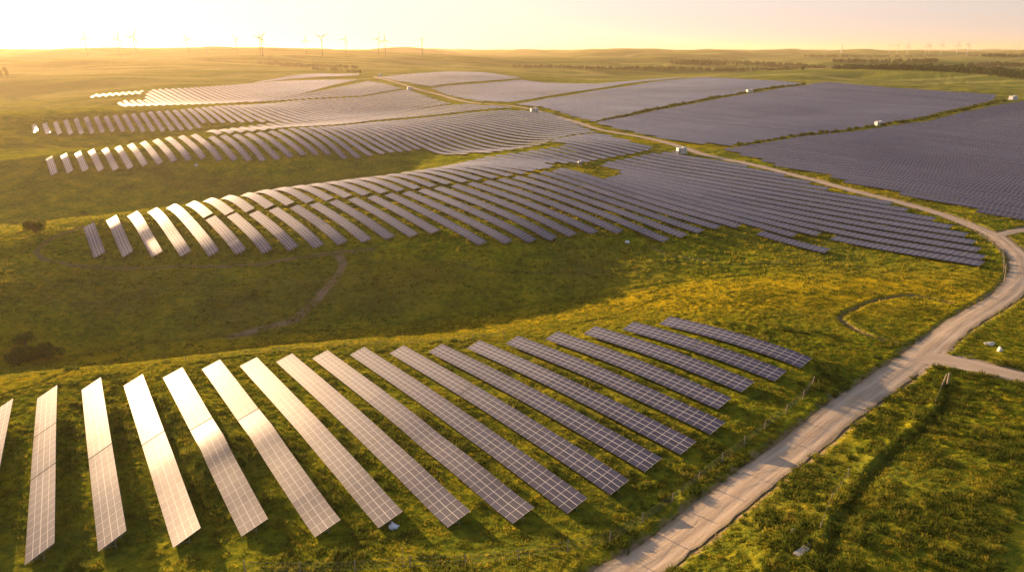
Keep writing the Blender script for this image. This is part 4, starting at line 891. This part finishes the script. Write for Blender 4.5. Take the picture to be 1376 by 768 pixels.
# ------------------------------------------------------------------ grass and weeds
def scatter(n, rmin, rmax, seed, keep):
    g = np.random.default_rng(seed); az = g.uniform(R(-40), R(40), n); r_ = np.sqrt(g.uniform(rmin ** 2, rmax ** 2, n))
    x = r_ * np.sin(az); y = r_ * np.cos(az)
    m = keep(x, y, g)
    for line, hw in ROADS:
        D, _ = distline(x, y, line, 12); m &= D > hw + g.uniform(-.35, .9, n)
    return x[m], y[m], g
def tuft_mesh(name, x, y, g, blades, hgt, spread, wid, m_, lean=.35):
    d_, _, _ = ground_detail(x, y); z = Zb(x, y) + d_; n = len(x); k = n * blades
    cx = np.repeat(x, blades); cy = np.repeat(y, blades); cz = np.repeat(z, blades); sc = np.repeat(g.uniform(.6, 1.35, n), blades)
    a = g.uniform(0, 2 * np.pi, k); ra = np.sqrt(g.uniform(0, 1, k)) * spread * sc; bx = cx + ra * np.cos(a); by = cy + ra * np.sin(a)
    h = hgt * sc * g.uniform(.6, 1.1, k) * (1 - .45 * (ra / (spread * sc + 1e-6)) ** 2); w_ = g.uniform(0, 2 * np.pi, k)
    dx = np.cos(w_) * wid * sc; dy = np.sin(w_) * wid * sc; tx = np.cos(a) * lean * h + g.normal(0, .12, k) * h; ty = np.sin(a) * lean * h + g.normal(0, .12, k) * h
    V = np.stack([np.stack([bx - dx, by - dy, cz - .05], 1), np.stack([bx + dx, by + dy, cz - .05], 1), np.stack([bx + tx, by + ty, cz + h], 1)], 1).reshape(-1, 3)
    tone = np.repeat(np.repeat(g.uniform(0, 1, n), blades), 3)
    return nmesh(name, V, np.arange(3 * k).reshape(-1, 3), m_, attrs={'tone': tone})
def off_rows(x, y, d):
    ok = np.ones(len(x), bool)
    for a, b in FRseg:
        ab = b - a; t = np.clip(((x - a[0]) * ab[0] + (y - a[1]) * ab[1]) / (ab @ ab), 0, 1); ok &= np.hypot(x - a[0] - t * ab[0], y - a[1] - t * ab[1]) > d
    return ok
def keep_g(x, y, g):
    q = fbm(x / 5, y / 5, 141, 3); return (g.uniform(-.55, .5, len(x)) < q + .12) & (off_rows(x, y, 2.3) | (g.uniform(0, 1, len(x)) < .25))
x, y, g = scatter(80000, 62, 200, 1, keep_g)
tag(link('grass', tuft_mesh('grass', x, y, g, 16, .34, .42, .06, M_grass)), 'rough meadow grass covering the near slopes', 'grass', kind='stuff')
x, y, g = scatter(60000, 200, 420, 4, keep_g)
tag(link('grass', tuft_mesh('grass', x, y, g, 9, .6, .8, .17, M_grass)), 'rough meadow grass on the hill across the valley', 'grass', kind='stuff')
def keep_w(x, y, g):
    q = fbm(x / 9, y / 9, 151, 3); right = x > 30; return (q > np.where(right & (y < 110), -.02, .16)) & (g.uniform(0, 1, len(x)) < .5)
x, y, g = scatter(26000, 62, 150, 2, keep_w)
ok = np.ones(len(x), bool)
for a, b in FRseg:
    ab = b - a; t = np.clip(((x - a[0]) * ab[0] + (y - a[1]) * ab[1]) / (ab @ ab), 0, 1); ok &= np.hypot(x - a[0] - t * ab[0], y - a[1] - t * ab[1]) > 2.6
x, y = x[ok], y[ok]
tag(link('weeds', tuft_mesh('weeds', x, y, g, 34, .62, .55, .085, M_weed, .6)), 'taller leafy weed clumps scattered through the near meadow', 'weeds', kind='stuff')
def keep_t(x, y, g):
    return (fbm(x / 14, y / 14, 161, 3) > np.where(x > 25, -.02, .12)) & (g.uniform(0, 1, len(x)) < .12) & off_rows(x, y, 3.4)
x, y, g = scatter(26000, 62, 170, 3, keep_t)
tag(link('tall_weeds', tuft_mesh('tall_weeds', x, y, g, 90, .8, .62, .07, M_weed, .7)), 'waist high bushy weeds dotted over the verge and the lower right meadow', 'weeds', kind='stuff')
print('weeds', len(x))
# ------------------------------------------------------------------ shrub lines in the green gaps between the far fields
def shrub_line(pts, n, W_, Hh, label, group, seed):
    line = smooth(hits(pts), 2); sL = np.concatenate([[0], np.cumsum(np.linalg.norm(np.diff(line, axis=0), axis=1))]); rnd = random.Random(seed); src = []
    for v_ in range(3):
        lobes = [(rnd.uniform(-.45, .45) * W_, rnd.uniform(-.25, .25) * W_, Hh * rnd.uniform(.3, .7), W_ * rnd.uniform(.14, .26)) for _ in range(8)]
        V, Fq, tone = leaves(700, 1, 1, .8, W_ * .05, seed + v_, lobes); m1 = nmesh('foliage', V, Fq, M_bush, attrs={'tone': tone})
        mb = MB(); [mb.tube((0, 0, -.3), (q[0] * .8, q[1] * .8, q[2]), .08, .03, 5) for q in lobes[:4]]; src.append((m1, mb.mesh('stem', M_bark)))
    for i in range(n):
        q = sL[-1] * (i + rnd.uniform(.2, .8)) / n; x_ = np.interp(q, sL, line[:, 0]); y_ = np.interp(q, sL, line[:, 1]) + rnd.uniform(-2, 2)
        root = bpy.data.objects.new('shrub', None); COL.objects.link(root); root.location = (x_, y_, float(Zb(x_, y_))); root.rotation_euler = (0, 0, rnd.uniform(0, 6)); k_ = rnd.uniform(.7, 1.25); root.scale = (k_, k_, k_)
        tag(root, label, 'shrub', group); a_, b_ = src[i % 3]; link('foliage', a_, root); link('stem', b_, root)
shrub_line([(985,198),(1080,182.5),(1148,174.5),(1189,168),(1244,160),(1308,145),(1350,135)], 44, 5.5, 2.2, 'one of the low dark shrubs in the green gap before the dark right field', 'shrubs between the two right fields', 31)
shrub_line([(803,165),(868,150),(937,136.5),(1007,124),(1080,114)], 44, 6.5, 2.4, 'one of the low dark shrubs lining the gap between the two upper right slopes', 'shrubs along the upper field gap', 41)

# ------------------------------------------------------------------ haze
m, t, n, l = mat('haze'); o = nd(n, 'ShaderNodeOutputMaterial'); pv = nd(n, 'ShaderNodeVolumePrincipled')
pv.inputs['Color'].default_value = (*HAZE_COL, 1); pv.inputs['Density'].default_value = HAZE_DENS; pv.inputs['Anisotropy'].default_value = HAZE_G
l.new(pv.outputs[0], o.inputs['Volume'])
mb = MB(); mb.box((0, 0, 0), (64000, 64000, 1)); zmin = float((Z0 + dz).min()) - 3
mb.v = [(p[0], p[1], zmin if p[2] < 0 else 230.0) for p in mb.v]
hz_o = tag(link('haze', mb.mesh('haze', m)), 'warm thin evening haze lying over the whole landscape', 'haze', kind='stuff')
print('haze', zmin, 'ground max', float((Z0 + dz).max()))
